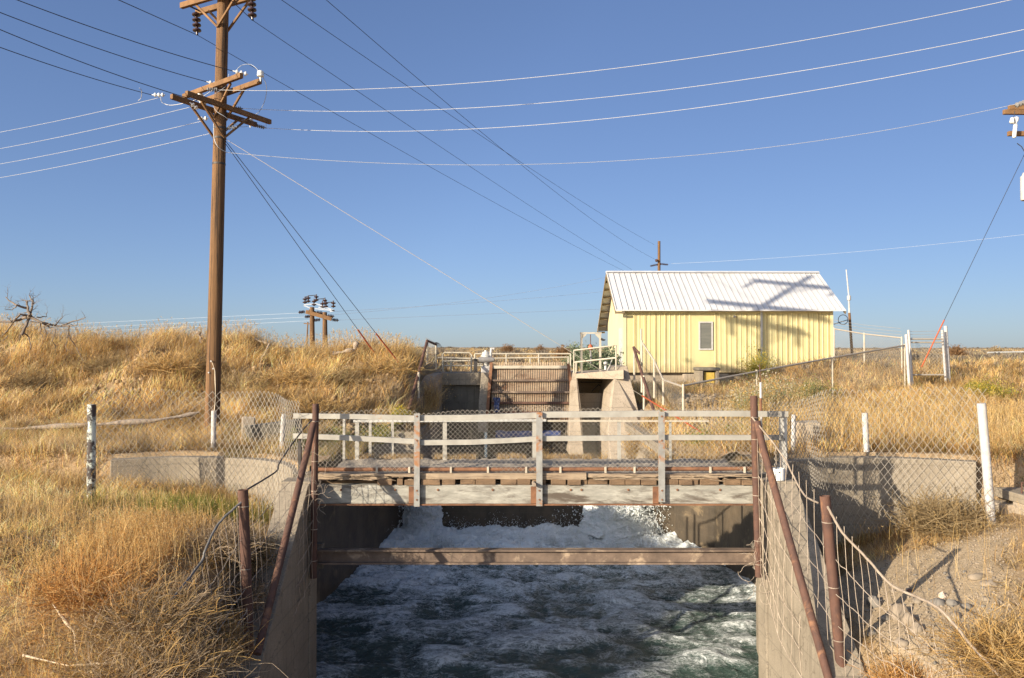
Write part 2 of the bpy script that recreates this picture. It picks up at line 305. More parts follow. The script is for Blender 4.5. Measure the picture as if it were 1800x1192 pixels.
def water_mat():
    m, n, l, b = nodes('churning_water')
    g = n.new('ShaderNodeNewGeometry'); v = g.outputs['Position']
    a = n.new('ShaderNodeAttribute'); a.attribute_name = 'foam'
    mp = n.new('ShaderNodeMapping'); mp.inputs['Scale'].default_value = (1, 1.5, 1); l.new(v, mp.inputs[0])
    def mth(op, a_, b_=None, c_=None):
        q = n.new('ShaderNodeMath'); q.operation = op
        for i_, v_ in enumerate((a_, b_, c_)):
            if v_ is None: continue
            if hasattr(v_, 'is_output'): l.new(v_, q.inputs[i_])
            else: q.inputs[i_].default_value = v_
        return q.outputs[0]
    def lines(sc, dist, wd):        # thin branching filaments of foam
        return ramp(n, l, mth('ABSOLUTE', mth('SUBTRACT', noise(n, l, mp.outputs[0], sc, 9, .66, dist), .5)), [(0, 1), (wd*.35, .55), (wd, 0)])
    fil = mth('ADD', mth('MULTIPLY', lines(1.7, 1.6, .045), .60), mth('ADD', mth('MULTIPLY', lines(4.5, 1.0, .05), .42), mth('MULTIPLY', lines(11.0, .8, .06), .25)))
    fine = noise(n, l, mp.outputs[0], 22, 8, .8, .5)
    at_ = a.outputs['Fac']
    body = mth('MULTIPLY_ADD', fine, .9, -.45)
    amt = mth('ADD', mth('MULTIPLY', fil, mth('MULTIPLY_ADD', at_, 1.0, .42)), mth('MULTIPLY_ADD', at_, .95, mth('MULTIPLY', body, mth('MULTIPLY_ADD', at_, .9, .15))))
    fac = ramp(n, l, amt, [(.20, 0), (.56, .24), (1.0, .90)])
    deep = mix(n, l, noise(n, l, v, .7, 3, .5), (.026, .050, .044), (.070, .108, .088))
    c = mix(n, l, fac, deep, (.80, .83, .82))
    l.new(c, b.inputs['Base Color'])
    rr = ramp(n, l, fac, [(0, .12), (.5, .6)]); l.new(rr, b.inputs['Roughness'])
    bp = n.new('ShaderNodeBump'); bp.inputs['Strength'].default_value = .8; bp.inputs['Distance'].default_value = .05
    l.new(noise(n, l, mp.outputs[0], 9, 10, .7, 1.0), bp.inputs['Height']); l.new(bp.outputs[0], b.inputs['Normal'])
    b.inputs['IOR'].default_value = 1.33
    return m
M['water'] = water_mat()
def foam_mat():
    m, n, l, b = nodes('white_water')
    g = n.new('ShaderNodeNewGeometry')
    c = mix(n, l, ramp(n, l, noise(n, l, g.outputs['Position'], 6, 8, .7, .8), [(.35, 0), (.65, 1)]), (.66, .72, .70), (.92, .92, .91))
    l.new(c, b.inputs['Base Color']); b.inputs['Roughness'].default_value = .6
    bp = n.new('ShaderNodeBump'); bp.inputs['Strength'].default_value = .9; bp.inputs['Distance'].default_value = .12
    l.new(noise(n, l, g.outputs['Position'], 7, 10, .7, .6), bp.inputs['Height']); l.new(bp.outputs[0], b.inputs['Normal'])
    return m
M['foam'] = foam_mat()
# ------------------------------------------------------------------ the ground
WT = -2.2          # top of the curved wing walls and of the bridge deck
WATER = -5.9
LW = [(-3.95, 14.35), (-4.2, 15.1), (-4.75, 15.9), (-5.7, 16.45), (-7.0, 16.6), (-8.15, 16.2)]       # front line of the curved walls
RW = [(4.88, 14.3), (5.08, 15.2), (5.6, 15.95), (6.4, 16.4), (7.3, 16.55), (8.3, 16.35), (9.25, 15.9)]
def smooth_line(pts, n=40):
    P = np.array(pts, float); t = np.linspace(0, len(P)-1, n); out = []
    for u in t:
        i = min(int(u), len(P)-2); f = u-i
        p0 = P[max(i-1, 0)]; p1 = P[i]; p2 = P[i+1]; p3 = P[min(i+2, len(P)-1)]
        out.append(.5*((2*p1)+(-p0+p2)*f+(2*p0-5*p1+4*p2-p3)*f*f+(-p0+3*p1-3*p2+p3)*f**3))
    return np.array(out)
LWs = smooth_line(LW); RWs = smooth_line(RW)
def ywall(X):
    l = np.interp(-X, -LWs[:, 0], LWs[:, 1]); r = np.interp(X, RWs[:, 0], RWs[:, 1])
    return np.where(X < 0, l, r)
crest_px = [(-400, 574), (0, 585), (150, 594), (250, 600), (400, 603), (500, 612), (620, 618), (700, 622), (760, 626)]
CR = [((p-900)/F*27.5, (618-q)/F*27.5) for p, q in crest_px]
CRx = [c[0] for c in CR]; CRz = [c[1] for c in CR]
def Hs(X, Y):
    """smooth ground height"""
    X = np.asarray(X, float); Y = np.asarray(Y, float)
    # low ground in front of the wing walls
    zl = np.interp(X+.25*Y, [-9.5, -5.6, -4.25, -2.0, -.8], [-2.45, -2.62, -2.74, -2.90, -3.10])
    kn = sst(11.5-Y, 0, 2.5); zl = zl*(1-kn)+kn*(np.clip(-3.0-.32*(11.5-Y), -4.3, -3.0)+.25*(1-sst(X, -7.5, -5.5)))
    zr = np.interp(X-.25*Y, [1.2, 2.2, 3.1, 4.65, 6.2, 8.5], [-4.25, -4.15, -3.85, -3.40, -3.0, -2.3])-.2*sst(10.5-Y, 0, 3)
    zf = np.where(X < 0, zl, zr)
    ztop = np.interp(Y, [4, 10.4, 11.0, 13.69, 13.9], [-4.62, -4.62, -4.47, -2.28, 0])   # the sloping wing tops
    nearc = 1-sst(np.where(X < 0, -3.95-X, X-4.85), .0, np.where(X < 0, .28, .7))
    zf = np.where(zf > ztop-.04, zf+(ztop-.04-zf)*nearc, zf)
    # behind the walls
    cz = np.interp(X, CRx, CRz)-.27
    up = sst(Y, 20.5, 27.2)
    emb = -2.12+(cz+2.12)*up
    emb = np.where(Y > 28.5, cz+(-.25-cz)*sst(Y, 28.5, 34), emb)
    rb = -2.12+.52*sst(Y, 17.5, 33)+.75*sst(X, 8, 14)*sst(Y, 29, 35.5)+.35*sst(X, 9, 13)*sst(Y, 24, 32)
    rb = rb+(-.45-rb)*sst(Y, 36, 56)
    mid = -2.6+0*X                                # under the headworks
    back = -.78+.5*sst(Y, 33, 60)
    tl = sst(X, -3.4, -2.6); tr = sst(X, 3.6, 4.6)
    zb = emb*(1-tl)+tl*np.where(Y > 29.5, back, mid)
    zb = zb*(1-tr)+tr*rb
    far = .0045*(Y-60)+.35*fbm(X*.02, Y*.02, 3, 5)*np.clip((Y-60)/100, 0, 3)
    zb = zb+np.where(Y > 60, far, 0)
    yw = ywall(X)
    k = sst(Y, yw+.10, yw+.30)
    return zf*(1-k)+zb*k
def rough_amt(X, Y):
    e = sst(Y, 20, 22)*(1-sst(Y, 27.5, 30))*(1-sst(X, -3.6, -3))
    return .05+.0*X+.24*e
def H(X, Y):
    X = np.asarray(X, float); Y = np.asarray(Y, float)
    n = fbm(X*1.1, Y*1.1, 5, 3)-.5
    lump = (fbm(X*.45, Y*.45, 3, 11)-.5)
    e = rough_amt(X, Y)
    nearw = np.clip(np.abs(Y-ywall(X)-.2)/.5, 0, 1)
    return Hs(X, Y)+nearw*(n*e*1.6+lump*e*3.2)*np.clip(1+Y*.0, 0, 1)
def axis(a, b, fine0, fine1, res, grow=1.14):
    p = list(np.arange(fine0, fine1+1e-6, res)); s = res
    while p[-1] < b: s *= grow; p.append(p[-1]+s)
    s = res
    while p[0] > a: s *= grow; p.insert(0, p[0]-s)
    return np.array(p)
HX0, HX1, GX0, GX1 = -3.72, 4.62, -4.3, 3.6
def snap(arr, vals):
    for v in vals: arr[np.argmin(np.abs(arr-v))] = v
    return arr
gx = snap(axis(-1500, 1500, -19, 22, .125), [HX0, HX1, GX0, GX1])
gy = snap(axis(-30, 4000, 5, 33, .11), [16.4, 22.5, 25.6, 29.3])
XX, YY = np.meshgrid(gx, gy, indexing='ij')
ZZ = H(XX, YY)
nx, ny = XX.shape
idx = np.arange(nx*ny).reshape(nx, ny)
Q = np.stack([idx[:-1, :-1], idx[1:, :-1], idx[1:, 1:], idx[:-1, 1:]], -1)
cx = (XX[:-1, :-1]+XX[1:, 1:])/2; cy = (YY[:-1, :-1]+YY[1:, 1:])/2
hole = ((cy < 16.4) & (cx > HX0) & (cx < HX1)) | ((cy >= 16.4) & (cy < 25.6) & (cx > np.where(cy < 22.5, GX0, -2.6)) & (cx < GX1)) | ((cy >= 25.6) & (cy < 29.3) & (cx > -2.9) & (cx < 4.0))
Q = Q[~hole].reshape(-1, 4)
V = np.stack([XX, YY, ZZ], -1).reshape(-1, 3)
def bare(X, Y):
    b = sst(X, 5.0, 5.4)*(1-sst(X-.55*(Y-12), 7.0, 8.4))*sst(Y, 9.2, 10.3)*(1-sst(Y, 14.2, 15.3))
    return np.clip(b*1.2-.5*fbm(X*1.3, Y*1.3, 3, 8)*(b < .95), 0, 1)
sk = []                                   # the earth's side against the wing walls
for xe in (HX0, HX1):
    i0 = int(np.argmin(np.abs(gx-xe))); js = np.where(gy < 13.75)[0]; base = len(V)
    V = np.concatenate([V, np.stack([np.full(len(js), xe), gy[js], np.full(len(js), -6.5)], 1)])
    for k_ in range(len(js)-1): sk.append((idx[i0, js[k_]], idx[i0, js[k_+1]], base+k_+1, base+k_))
Q = np.concatenate([Q, np.array(sk)])
bb = bare(V[:, 0], V[:, 1])
ground = npmesh('ground', V, Q, M['ground'], smooth=True, col=np.repeat(bb[:, None], 3, 1), cname='bare')
props(ground, 'dry tan earth bank either side of the canal running out to the scrub plain', kind='structure')
# canal bed
bed = MB().prism([(-7, 3), (7, 3), (7, 27), (-7, 27)], -8.2, -8.0).build('canal_bed', M['concrete_wet'])
props(bed, 'canal bed under the churning water', kind='structure')
# ------------------------------------------------------------------ canal walls
def band(mb, line, thick, z0, z1s):
    """a wall along a plan line (front line first), thickness to the left of travel"""
    L = np.array(line); n = len(L); d = np.gradient(L, axis=0); d /= np.linalg.norm(d, axis=1)[:, None]
    nrm = np.stack([-d[:, 1], d[:, 0]], 1)*thick; B = L+nrm
    zt = z1s if hasattr(z1s, '__len__') else [z1s]*n
    zb = z0 if hasattr(z0, '__len__') else [z0]*n
    vs = []
    for i in range(n): vs += [(L[i, 0], L[i, 1], zb[i]), (L[i, 0], L[i, 1], zt[i]), (B[i, 0], B[i, 1], zt[i]), (B[i, 0], B[i, 1], zb[i])]
    fs = [(0, 1, 2, 3), tuple(4*(n-1)+k for k in (3, 2, 1, 0))]
    for i in range(n-1):
        for k in range(4): fs.append((4*i+k, 4*i+4+k, 4*i+4+(k+1) % 4, 4*i+(k+1) % 4))
    return mb.add(vs, fs)
zr = -WT
t = thing('curved_wing_wall', 'curved concrete wing wall left of the bridge with dry grass against its face', 'wing wall', (-6, 16.4, -3.6))
band(MB(), LWs[::-1], .42, -5.2, WT+.0).build('wall', M['concrete'], t, bevel=.015)
t = thing('curved_wing_wall', 'curved concrete wing wall right of the bridge crossed by brace and chain link shadows', 'wing wall', (7, 16.4, -4))
band(MB(), RWs, .42, -5.6, WT+.0).build('wall', M['concrete'], t, bevel=.015)
foot = RWs.copy(); foot[:, 1] -= .14
band(MB(), foot[6:34], .14, -5.6, -3.92).build('footing', M['concrete_dark'], t, bevel=.01)
def side_wall(x0, x1, label):
    """abutment under the bridge end, then the wing whose top falls towards the camera"""
    t = thing('canal_side_wall', label, 'canal wall', ((x0+x1)/2, 14, -7))
    MB().box(x0, x1, 13.70, 14.16, -8, WT-.03).build('abutment', M['concrete'], t, bevel=.02)
    pl = [(13.69, WT-.06), (11.0, -4.45), (10.4, -4.6), (4, -4.6)]
    mb = MB(); xa, xb = x0+.03, x1-.03
    vs = []
    for y, z in pl: vs += [(xa, y, -8), (xa, y, z), (xb, y, z), (xb, y, -8)]
    n = len(pl); fs = [(0, 3, 2, 1), tuple(4*(n-1)+k for k in (0, 1, 2, 3))]
    for i in range(n-1):
        for k in range(4): fs.append((4*i+k, 4*i+(k+1) % 4, 4*i+4+(k+1) % 4, 4*i+4+k))
    mb.add(vs, fs).build('sloping_wing', M['concrete'], t, bevel=.012)
    return t
side_wall(-3.98, -3.45, 'concrete canal wall with sloping wing on the left, its canal face in shade')
side_wall(4.35, 4.90, 'concrete canal wall with sunlit sloping wing on the right of the water')
def basin(poly, sgn, label):
    mb = MB(); L = np.array(poly); line = L if sgn > 0 else L[::-1]
    t = thing('stilling_basin_wall', label, 'basin wall', (poly[0][0], 20, -7))
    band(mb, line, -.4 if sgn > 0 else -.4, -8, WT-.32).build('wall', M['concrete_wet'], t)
    return t
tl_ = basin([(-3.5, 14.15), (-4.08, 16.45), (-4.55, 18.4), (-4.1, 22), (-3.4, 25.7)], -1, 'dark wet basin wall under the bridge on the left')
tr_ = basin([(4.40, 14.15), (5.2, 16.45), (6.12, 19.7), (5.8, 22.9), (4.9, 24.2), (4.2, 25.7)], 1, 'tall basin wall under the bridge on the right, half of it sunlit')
MB().prism([(-5.1, 22.5), (-2.62, 22.5), (-2.62, 25.55), (-5.1, 25.55)], WT-.95, WT-.06).build('top_slab', M['concrete'], tl_)
MB().prism([(GX1-.02, 16.43), (6.6, 16.43), (6.6, 25.55), (GX1-.02, 25.55)], WT-.30, WT-.06).build('top_slab', M['concrete'], tr_)
# drop wall and floor of the chute
t = thing('drop_structure', 'dark wet drop wall that the water pours over behind the bridge', 'weir', (0, 25.7, -6))
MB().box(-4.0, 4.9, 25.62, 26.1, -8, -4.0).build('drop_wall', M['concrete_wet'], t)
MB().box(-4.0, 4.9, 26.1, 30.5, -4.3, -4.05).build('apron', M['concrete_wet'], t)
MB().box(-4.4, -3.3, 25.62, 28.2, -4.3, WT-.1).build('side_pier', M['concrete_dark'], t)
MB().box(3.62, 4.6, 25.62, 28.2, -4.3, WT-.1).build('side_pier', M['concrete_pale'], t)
# ------------------------------------------------------------------ water
wx = np.arange(-4.9, 6.4, .03); wy = np.arange(9.0, 25.66, .03)
WX, WY = np.meshgrid(wx, wy, indexing='ij')
wpx = fbm(WX*.9, WY*.5, 3, 21)*1.6; wpy = fbm(WX*.9+7, WY*.5, 3, 22)*1.6
r1 = fbm((WX+wpx)*1.1, (WY+wpy)*1.7, 5, 23, True); r2 = fbm((WX+wpx*.5)*3.3, (WY-wpy*.5)*4.6, 4, 24, True)
n1 = fbm(WX*.8, WY*1.1, 3, 26)
turb = .35+.65*sst(WY, 17, 24)
boil = sst(WY, 22.2, 24.8)
r3 = fbm((WX+wpx*.4)*8, (WY-wpy*.4)*11, 3, 25, True)
Zw = WATER+(r1-.55)*.17*turb+(r2-.5)*.10*turb+(r3-.5)*.035*turb+(n1-.5)*.30+boil*(.0+.30*fbm(WX*1.3, WY*1.3, 4, 27, True)+.22*fbm(WX*4.5, WY*4.5, 4, 28)*(1-.5*sst(WY, 24.6, 25.6)))
foam = np.clip((r1-.58)*2.6+.12, 0, 1)*.28+np.clip((r2-.58)*2.4, 0, 1)*.26+np.clip((n1-.46)*2.2, 0, .34)+.06
foam = foam-.05+.12*sst(WX, 1.0, 5.0)*sst(WY, 15, 18)*(1-sst(WY, 20, 22))+1.0*sst(WY, 22.2, 24.2)-.10*(1-sst(WY, 14, 18))
foam = foam+.22*sst(WY, 18.5, 22)-.05*(1-sst(WX, -3.5, 0))*(1-sst(WY, 17, 20))
n0, n1_ = WX.shape; ii = np.arange(n0*n1_).reshape(n0, n1_)
WQ = np.stack([ii[:-1, :-1], ii[1:, :-1], ii[1:, 1:], ii[:-1, 1:]], -1).reshape(-1, 4)
wat = npmesh('water', np.stack([WX, WY, Zw], -1).reshape(-1, 3), WQ, M['water'], smooth=True,
             col=np.repeat(np.clip(foam, 0, 1).reshape(-1)[:, None], 3, 1), cname='foam')
props(wat, 'dark green churning canal water streaked with foam', kind='structure')
# falling white water: bulging sheets with a torn edge
def fall(x0, x1, ztop, name, label, seed, yb=25.5, n=110, bulge=.55, skew=0):
    U, T = np.meshgrid(np.linspace(0, 1, n), np.linspace(0, 1, 130), indexing='ij')
    e = fbm(U*3+seed, T*6, 4, seed)-.5
    X = x0+(x1-x0)*U+skew*T+e*.35*T+(U-.5)*.7*T**2
    Zz = ztop+(WATER+.25-ztop)*T+(fbm(U*5, T*8, 4, seed+3)-.5)*.22
    Yf = yb-bulge*(.15+T**.8)*(np.sin(np.pi*np.clip(U, .03, .97))**.5)-(fbm(U*(x1-x0)*3, T*9, 5, seed+5, True)-.5)*.42-.9*np.clip(T-.72, 0, 1)*2
    i2 = np.arange(U.size).reshape(U.shape)
    Qf = np.stack([i2[:-1, :-1], i2[1:, :-1], i2[1:, 1:], i2[:-1, 1:]], -1)
    tear = fbm(U*(x1-x0)*4, T*7, 4, seed+9)[:-1, :-1]+.25*np.minimum(U, 1-U)[:-1, :-1]*4 > .36
    Qf = Qf[tear].reshape(-1, 4)
    o = npmesh(name, np.stack([X, Yf, Zz], -1).reshape(-1, 3), Qf, M['foam'], smooth=True, loc=((x0+x1)/2, yb, WATER))
    props(o, label, kind='stuff'); return o
fall(-3.25, -2.35, -3.9, 'waterfall', 'narrow fall of white water at the left end of the drop wall', 31)
fall(2.35, 4.35, -3.9, 'waterfall', 'wide sunlit fall of white water at the right end of the drop wall', 41, bulge=.9)
# crest of boiling foam and spray droplets
def sph(P, r, name, m, label):
    ico = np.array([(0, 0, 1), (.894, 0, .447), (.276, .851, .447), (-.724, .526, .447), (-.724, -.526, .447), (.276, -.851, .447),
                    (.724, .526, -.447), (-.276, .851, -.447), (-.894, 0, -.447), (-.276, -.851, -.447), (.724, -.526, -.447), (0, 0, -1)])
    fi = np.array([(0, 1, 2), (0, 2, 3), (0, 3, 4), (0, 4, 5), (0, 5, 1), (1, 6, 2), (2, 7, 3), (3, 8, 4), (4, 9, 5), (5, 10, 1),
                   (6, 7, 2), (7, 8, 3), (8, 9, 4), (9, 10, 5), (10, 6, 1), (6, 11, 7), (7, 11, 8), (8, 11, 9), (9, 11, 10), (10, 11, 6)])
    V = (P[:, None, :]+ico[None]*r[:, None, None]*np.array([1, 1, 1.25])).reshape(-1, 3)
    Fq = (np.arange(len(P))[:, None, None]*12+fi[None]).reshape(-1, 3)
    o = npmesh(name, V, Fq, m, smooth=True, loc=(0, 24, WATER)); props(o, label, kind='stuff'); return o
N = 13000
cxs = rng.uniform(-3.4, 4.6, 260); cxh = rng.uniform(.10, .85, 260)**1.3; cyc = rng.uniform(23.3, 25.1, 260)
k = rng.integers(0, 260, N); uu = rng.random(N)**1.7
PX = cxs[k]+rng.normal(0, .05+.16*uu, N); PZ = WATER+.16+cxh[k]*uu*1.0+rng.normal(0, .04, N); PYv = cyc[k]+rng.normal(0, .12, N)
P1 = np.stack([PX, PYv, PZ], 1); r1s = rng.uniform(.005, .022, N)*(1.25-uu)
N2 = 3500; side = rng.random(N2) < .72
X2 = np.where(side, rng.normal(3.5, .75, N2), rng.normal(-2.9, .35, N2)); Z2 = rng.uniform(WATER+.2, -4.5, N2)
P2 = np.stack([X2, 25.0-rng.random(N2)*.9, Z2], 1)
ok = (P2[:, 0] > -3.5) & (P2[:, 0] < 4.9)
sph(np.concatenate([P1, P2[ok]]), np.concatenate([r1s, rng.uniform(.006, .022, N2)[ok]]), 'spray', M['foam'], 'white spray and droplets thrown up below the drop wall')
# ------------------------------------------------------------------ footbridge
def chainlink(P, W_, H_, wd=.085, r=.0028, name='chain_link_mesh', m=None, parent=None, tips=True, sides=3, drop=None):
    """P(u, v) -> (n,3) for u in 0..W_, v in 0..H_; diamonds wd wide"""
    p = wd/2; nk = int(W_/p); nj = int(H_/p); ks = np.arange(nk)[:, None]; js = np.arange(nj+1)[None, :]
    u = (ks+.5)*p+np.where((ks+js) % 2 == 0, 1, -1)*p*.5; v = js*p+0*ks
    if tips: v = v.astype(float); 
    L = P(u.ravel(), v.ravel()).reshape(nk, nj+1, 3)
    V, Qd = tubes_np(L, r, sides)
    return npmesh(name, V, Qd, m or M['chain'], parent=parent) if parent is not None else npmesh(name, V, Qd, m or M['chain'])
t = BR = thing('footbridge', 'old timber decked footbridge with grey steel girder and rails across the canal', 'footbridge', (.4, 15.2, -2.7))
XA, XB = -3.44, 4.34
def X_(px, Y=14.0): return (px-900)/F*Y
g = MB()
g.box(XA, XB, 13.98, 14.0, -2.66, -2.335); g.box(XA, XB, 14.0, 14.12, -2.35, -2.335)
g.build('girder', M['girder'], t)
g = MB(); g.box(XA, XB, 13.93, 14.12, -2.685, -2.663); g.build('girder_flange', M['rust_bright'], t)
g = MB(); g.box(XA, XB, 16.2, 16.3, -2.66, -2.33); g.build('girder', M['steel_dark'], t)
for x in (-2.2, -.8, .6, 2.0, 3.3):
    MB().box(x-.04, x+.04, 14.13, 16.19, -2.62, -2.5).build('cross_beam', M['steel_dark'], t)
for px in (1003, 695, 770, 600, 866, 1022, 1190, 1104, 1265):  # bolt heads on the web
    x = X_(px, 13.97)
    MB().lathe((x, 13.98, -2.42), (0, -1, 0), [(0, .022), (.014, .02), (.02, .0)], 8).build('bolt', M['rust_bright'], t)
# deck
n = 150; xs = np.linspace(XA, XB, n); ys = np.linspace(14.16, 16.4, 40)
GX, GY = np.meshgrid(xs, ys, indexing='ij')
GZ = WT-.05+.05*(fbm(GX*6, GY*6, 4, 61)-.5)*2+.07*sst(.18-np.abs(GY-14.32), 0, .15)*(.5+fbm(GX*5, GY*0, 3, 62))+.09*sst(GY, 15.9, 16.3)*fbm(GX*4, GY, 3, 63)
i3 = np.arange(GX.size).reshape(GX.shape); Q3 = np.stack([i3[:-1, :-1], i3[1:, :-1], i3[1:, 1:], i3[:-1, 1:]], -1).reshape(-1, 4)
npmesh('gravel_surface', np.stack([GX, GY, GZ], -1).reshape(-1, 3), Q3, M['gravel'], parent=t, smooth=True)
MB().box(XA, XB, 14.18, 16.38, -2.48, -2.30).build('deck_boards', M['joist'], t)
# cross timbers whose ends show above the girder
x = -2.35; k = 0; rr = random.Random(4)
while x < 4.15:
    wd = rr.uniform(.22, .36); sh = rr.uniform(-.03, .035); h = rr.uniform(.085, .11)
    if rr.random() < .12: wd = .10
    mb = MB().box(x, x+wd, 13.965+sh, 14.6, -2.333, -2.333+h, ry=rr.uniform(-.01, .01))
    mb.build('cross_timber', M['joist'], t, bevel=.008)
    x += wd+rr.choice([.01, .015, .03, .09]); k += 1
MB().tube([(.38, 13.80, -2.30), (.38, 14.5, -2.285)], .035, 10).build('log_stub', M['deadwood'], t)
# stringer boards along the edge, split and frayed
def ragged_board(xa, xb, z0, z1, y0, y1, m, seed, fray=.02, name='edge_board'):
    n = max(8, int((xb-xa)/.05)); xs = np.linspace(xa, xb, n)
    a = (fbm(xs*5, xs*0+seed, 4, seed)-.5)*2*fray; b = (fbm(xs*6, xs*0+seed, 4, seed+4)-.5)*2*fray; c = (fbm(xs*4, xs*0, 3, seed+8)-.5)*.03
    vs = []; fs = []
    for i, x in enumerate(xs):
        vs += [(x, y0+c[i], z0+a[i]), (x, y0+c[i], z1+b[i]), (x, y1, z1+b[i]*.3), (x, y1, z0+a[i]*.3)]
    for i in range(n-1):
        for k in range(4): fs.append((4*i+k, 4*i+4+k, 4*i+4+(k+1) % 4, 4*i+(k+1) % 4))
    fs += [(0, 1, 2, 3), tuple(4*(n-1)+k for k in (3, 2, 1, 0))]
    return MB().add(vs, fs).build(name, m, t)
ragged_board(-3.42, -1.72, -2.185, -2.145, 13.98, 14.22, M['plank'], 3, .012)
ragged_board(-3.42, -2.2, -2.245, -2.20, 14.0, 14.22, M['plank'], 5, .016)
ragged_board(-1.70, .48, -2.235, -2.135, 13.975, 14.2, M['plank'], 9, .004)
ragged_board(.50, 1.30, -2.238, -2.130, 13.96, 14.2, M['plank'], 13, .004)
ragged_board(1.32, 2.62, -2.21, -2.150, 13.985, 14.2, M['plank'], 17, .016)
ragged_board(1.45, 2.60, -2.255, -2.222, 13.99, 14.2, M['plank'], 25, .014)
ragged_board(2.66, 4.30, -2.20, -2.150, 13.985, 14.2, M['plank'], 21, .014)
ragged_board(2.70, 3.6, -2.245, -2.21, 14.0, 14.2, M['plank'], 29, .014)
# splinters sticking out of the rotten boards
mb = MB()
for q in range(70):
    x = rr.choice([rr.uniform(-3.4, -1.8), rr.uniform(1.35, 4.2)]); z = rr.uniform(-2.25, -2.15); l = rr.uniform(.06, .28)
    mb.tube([(x, 13.97, z), (x+l, 13.95-rr.random()*.03, z+rr.uniform(-.03, .03))], [.008, .002], 4)
mb.build('splinters', M['plank'], t)
# rusty conduit on small clips
MB().tube([(XA, 14.04, -2.075), (-1.6, 14.05, -2.075), (1.2, 14.04, -2.07), (XB, 14.05, -2.06)], .036, 12).build('conduit', M['rust_bright'], t)
for px in (663, 793, 858, 925, 985, 1064, 1115, 1248, 1308, 720):
    x = X_(px); MB().box(x-.018, x+.018, 13.985, 14.02, -2.13, -2.02).build('conduit_clip', M['cream'], t, bevel=.004)
# rails and posts
def rail(pts, h, name='rail', m=None, y=13.97):
    P = [((px-900)/F*y, y-(.02 if i % 2 else 0), -(py-618)/F*y) for i, (px, py) in enumerate(pts)]
    mb = MB()
    for a, b in zip(P[:-1], P[1:]): mb.beam(a, b, .012, h)
    mb2 = MB()
    for a, b in zip(P[:-1], P[1:]): mb2.beam((a[0], a[1]+.035, a[2]+h/2-.005), (b[0], b[1]+.035, b[2]+h/2-.005), .07, .008)
    o = mb.build(name, m or M['angle'], t); mb2.build(name+'_flange', m or M['angle'], o); return o
rail([(516, 731), (620, 732), (732, 735)], .088); rail([(738, 735), (830, 734), (947, 730)], .098); rail([(952, 729), (1060, 728), (1160, 727)], .105)
rail([(1168, 727), (1290, 727), (1385, 728)], .10)
rail([(516, 766), (600, 769), (732, 776)], .088); rail([(738, 778), (830, 777), (900, 774), (947, 771)], .088); rail([(952, 771), (1060, 770), (1160, 769)], .088)
rail([(1168, 769), (1290, 769), (1375, 769)], .088)
def bpost(px, z0, z1, y=13.90, wd=.10, m=None):
    x = X_(px, y); mb = MB(); mb.box(x-wd/2, x+wd/2, y, y+.012, z0, z1)
    mb.box(x-wd/2, x-wd/2+.012, y+.012, y+.065, z0, z1); mb.box(x+wd/2-.012, x+wd/2, y+.012, y+.065, z0, z1)
    o = mb.build('post', m or M['post_rust'], t)
    for z in (-1.13, -1.55, -2.42, -2.58):
        if z > z0+.03: MB().lathe((x, y, z), (0, -1, 0), [(0, .018), (.012, .016), (.014, 0)], 6).build('post_bolt', M['rust_bright'], o)
    return o
bpost(733, -2.70, -1.08); bpost(948, -2.69, -1.06, wd=.105); bpost(1163, -2.62, -1.05, wd=.105)
for px in (724, 938, 1152):   # rusty splice plates beside each post
    x = X_(px, 13.95); MB().box(x-.05, x+.05, 13.955, 13.978, -2.655, -2.36).build('splice_plate', M['rust_bright'], t)
bpost(527, -2.1, -1.10, y=14.05, wd=.05, m=M['steel_dark'])
mb = MB(); x = X_(1376, 14.0); mb.box(x-.07, x+.07, 14.0, 14.012, -2.15, -1.06); mb.box(x+.058, x+.07, 14.012, 14.08, -2.15, -1.06); mb.build('post', M['galv'], t)
# far side railing
yf = 16.3
def fx(px): return (px-900)/F*yf
def fz(py): return -(py-618)/F*yf
for px, py0, wd in ((605, 733, .05), (628, 742, .08), (782, 741, .085), (940, 738, .10), (1088, 740, .07), (1178, 742, .05)):
    x = fx(px); MB().box(x-wd/2, x+wd/2, yf, yf+.03, WT-.1, fz(py0)).build('far_post', M['angle'], t)
a = MB(); a.beam((fx(622), yf-.02, fz(740)), (fx(960), yf-.02, fz(738.5)), .02, .05); a.build('far_rail', M['galv'], t)
a = MB(); a.beam((fx(962), yf-.02, fz(739.5)), (fx(1245), yf-.02, fz(740)), .02, .035); a.build('far_rail', M['cream'], t)
for px in (651, 690):
    x = (px-900)/F*17.0; MB().box(x-.03, x+.03, 17.0, 17.03, WT-.15, -1.45).build('far_post', M['angle'], t)
# sagging chain link on the near rail
def bm_(u, v):
    x = XA-.02+u; sag = .05*np.sin(u*2.1)+.03*np.sin(u*5.3+1)+.06*(u < 1.8)
    top = .06*np.exp(-((u-4.15)/.35)**2)+.05*np.exp(-((u-5.2)/.4)**2)
    z = -2.10+v*(1.0-.0*u)-.02+sag*(v/1.1)*.6+top*(v > .95)
    z = np.where(u < 2.6, z-.10*(2.6-u)/2.6*(v/1.1), z)
    y = 14.03+.03*np.sin(u*3+v*4)+.05*np.clip(v-.95, 0, 1)
    return np.stack([x, y, z], 1)
chainlink(bm_, XB-XA+.1, 1.12, parent=t, r=.0038)
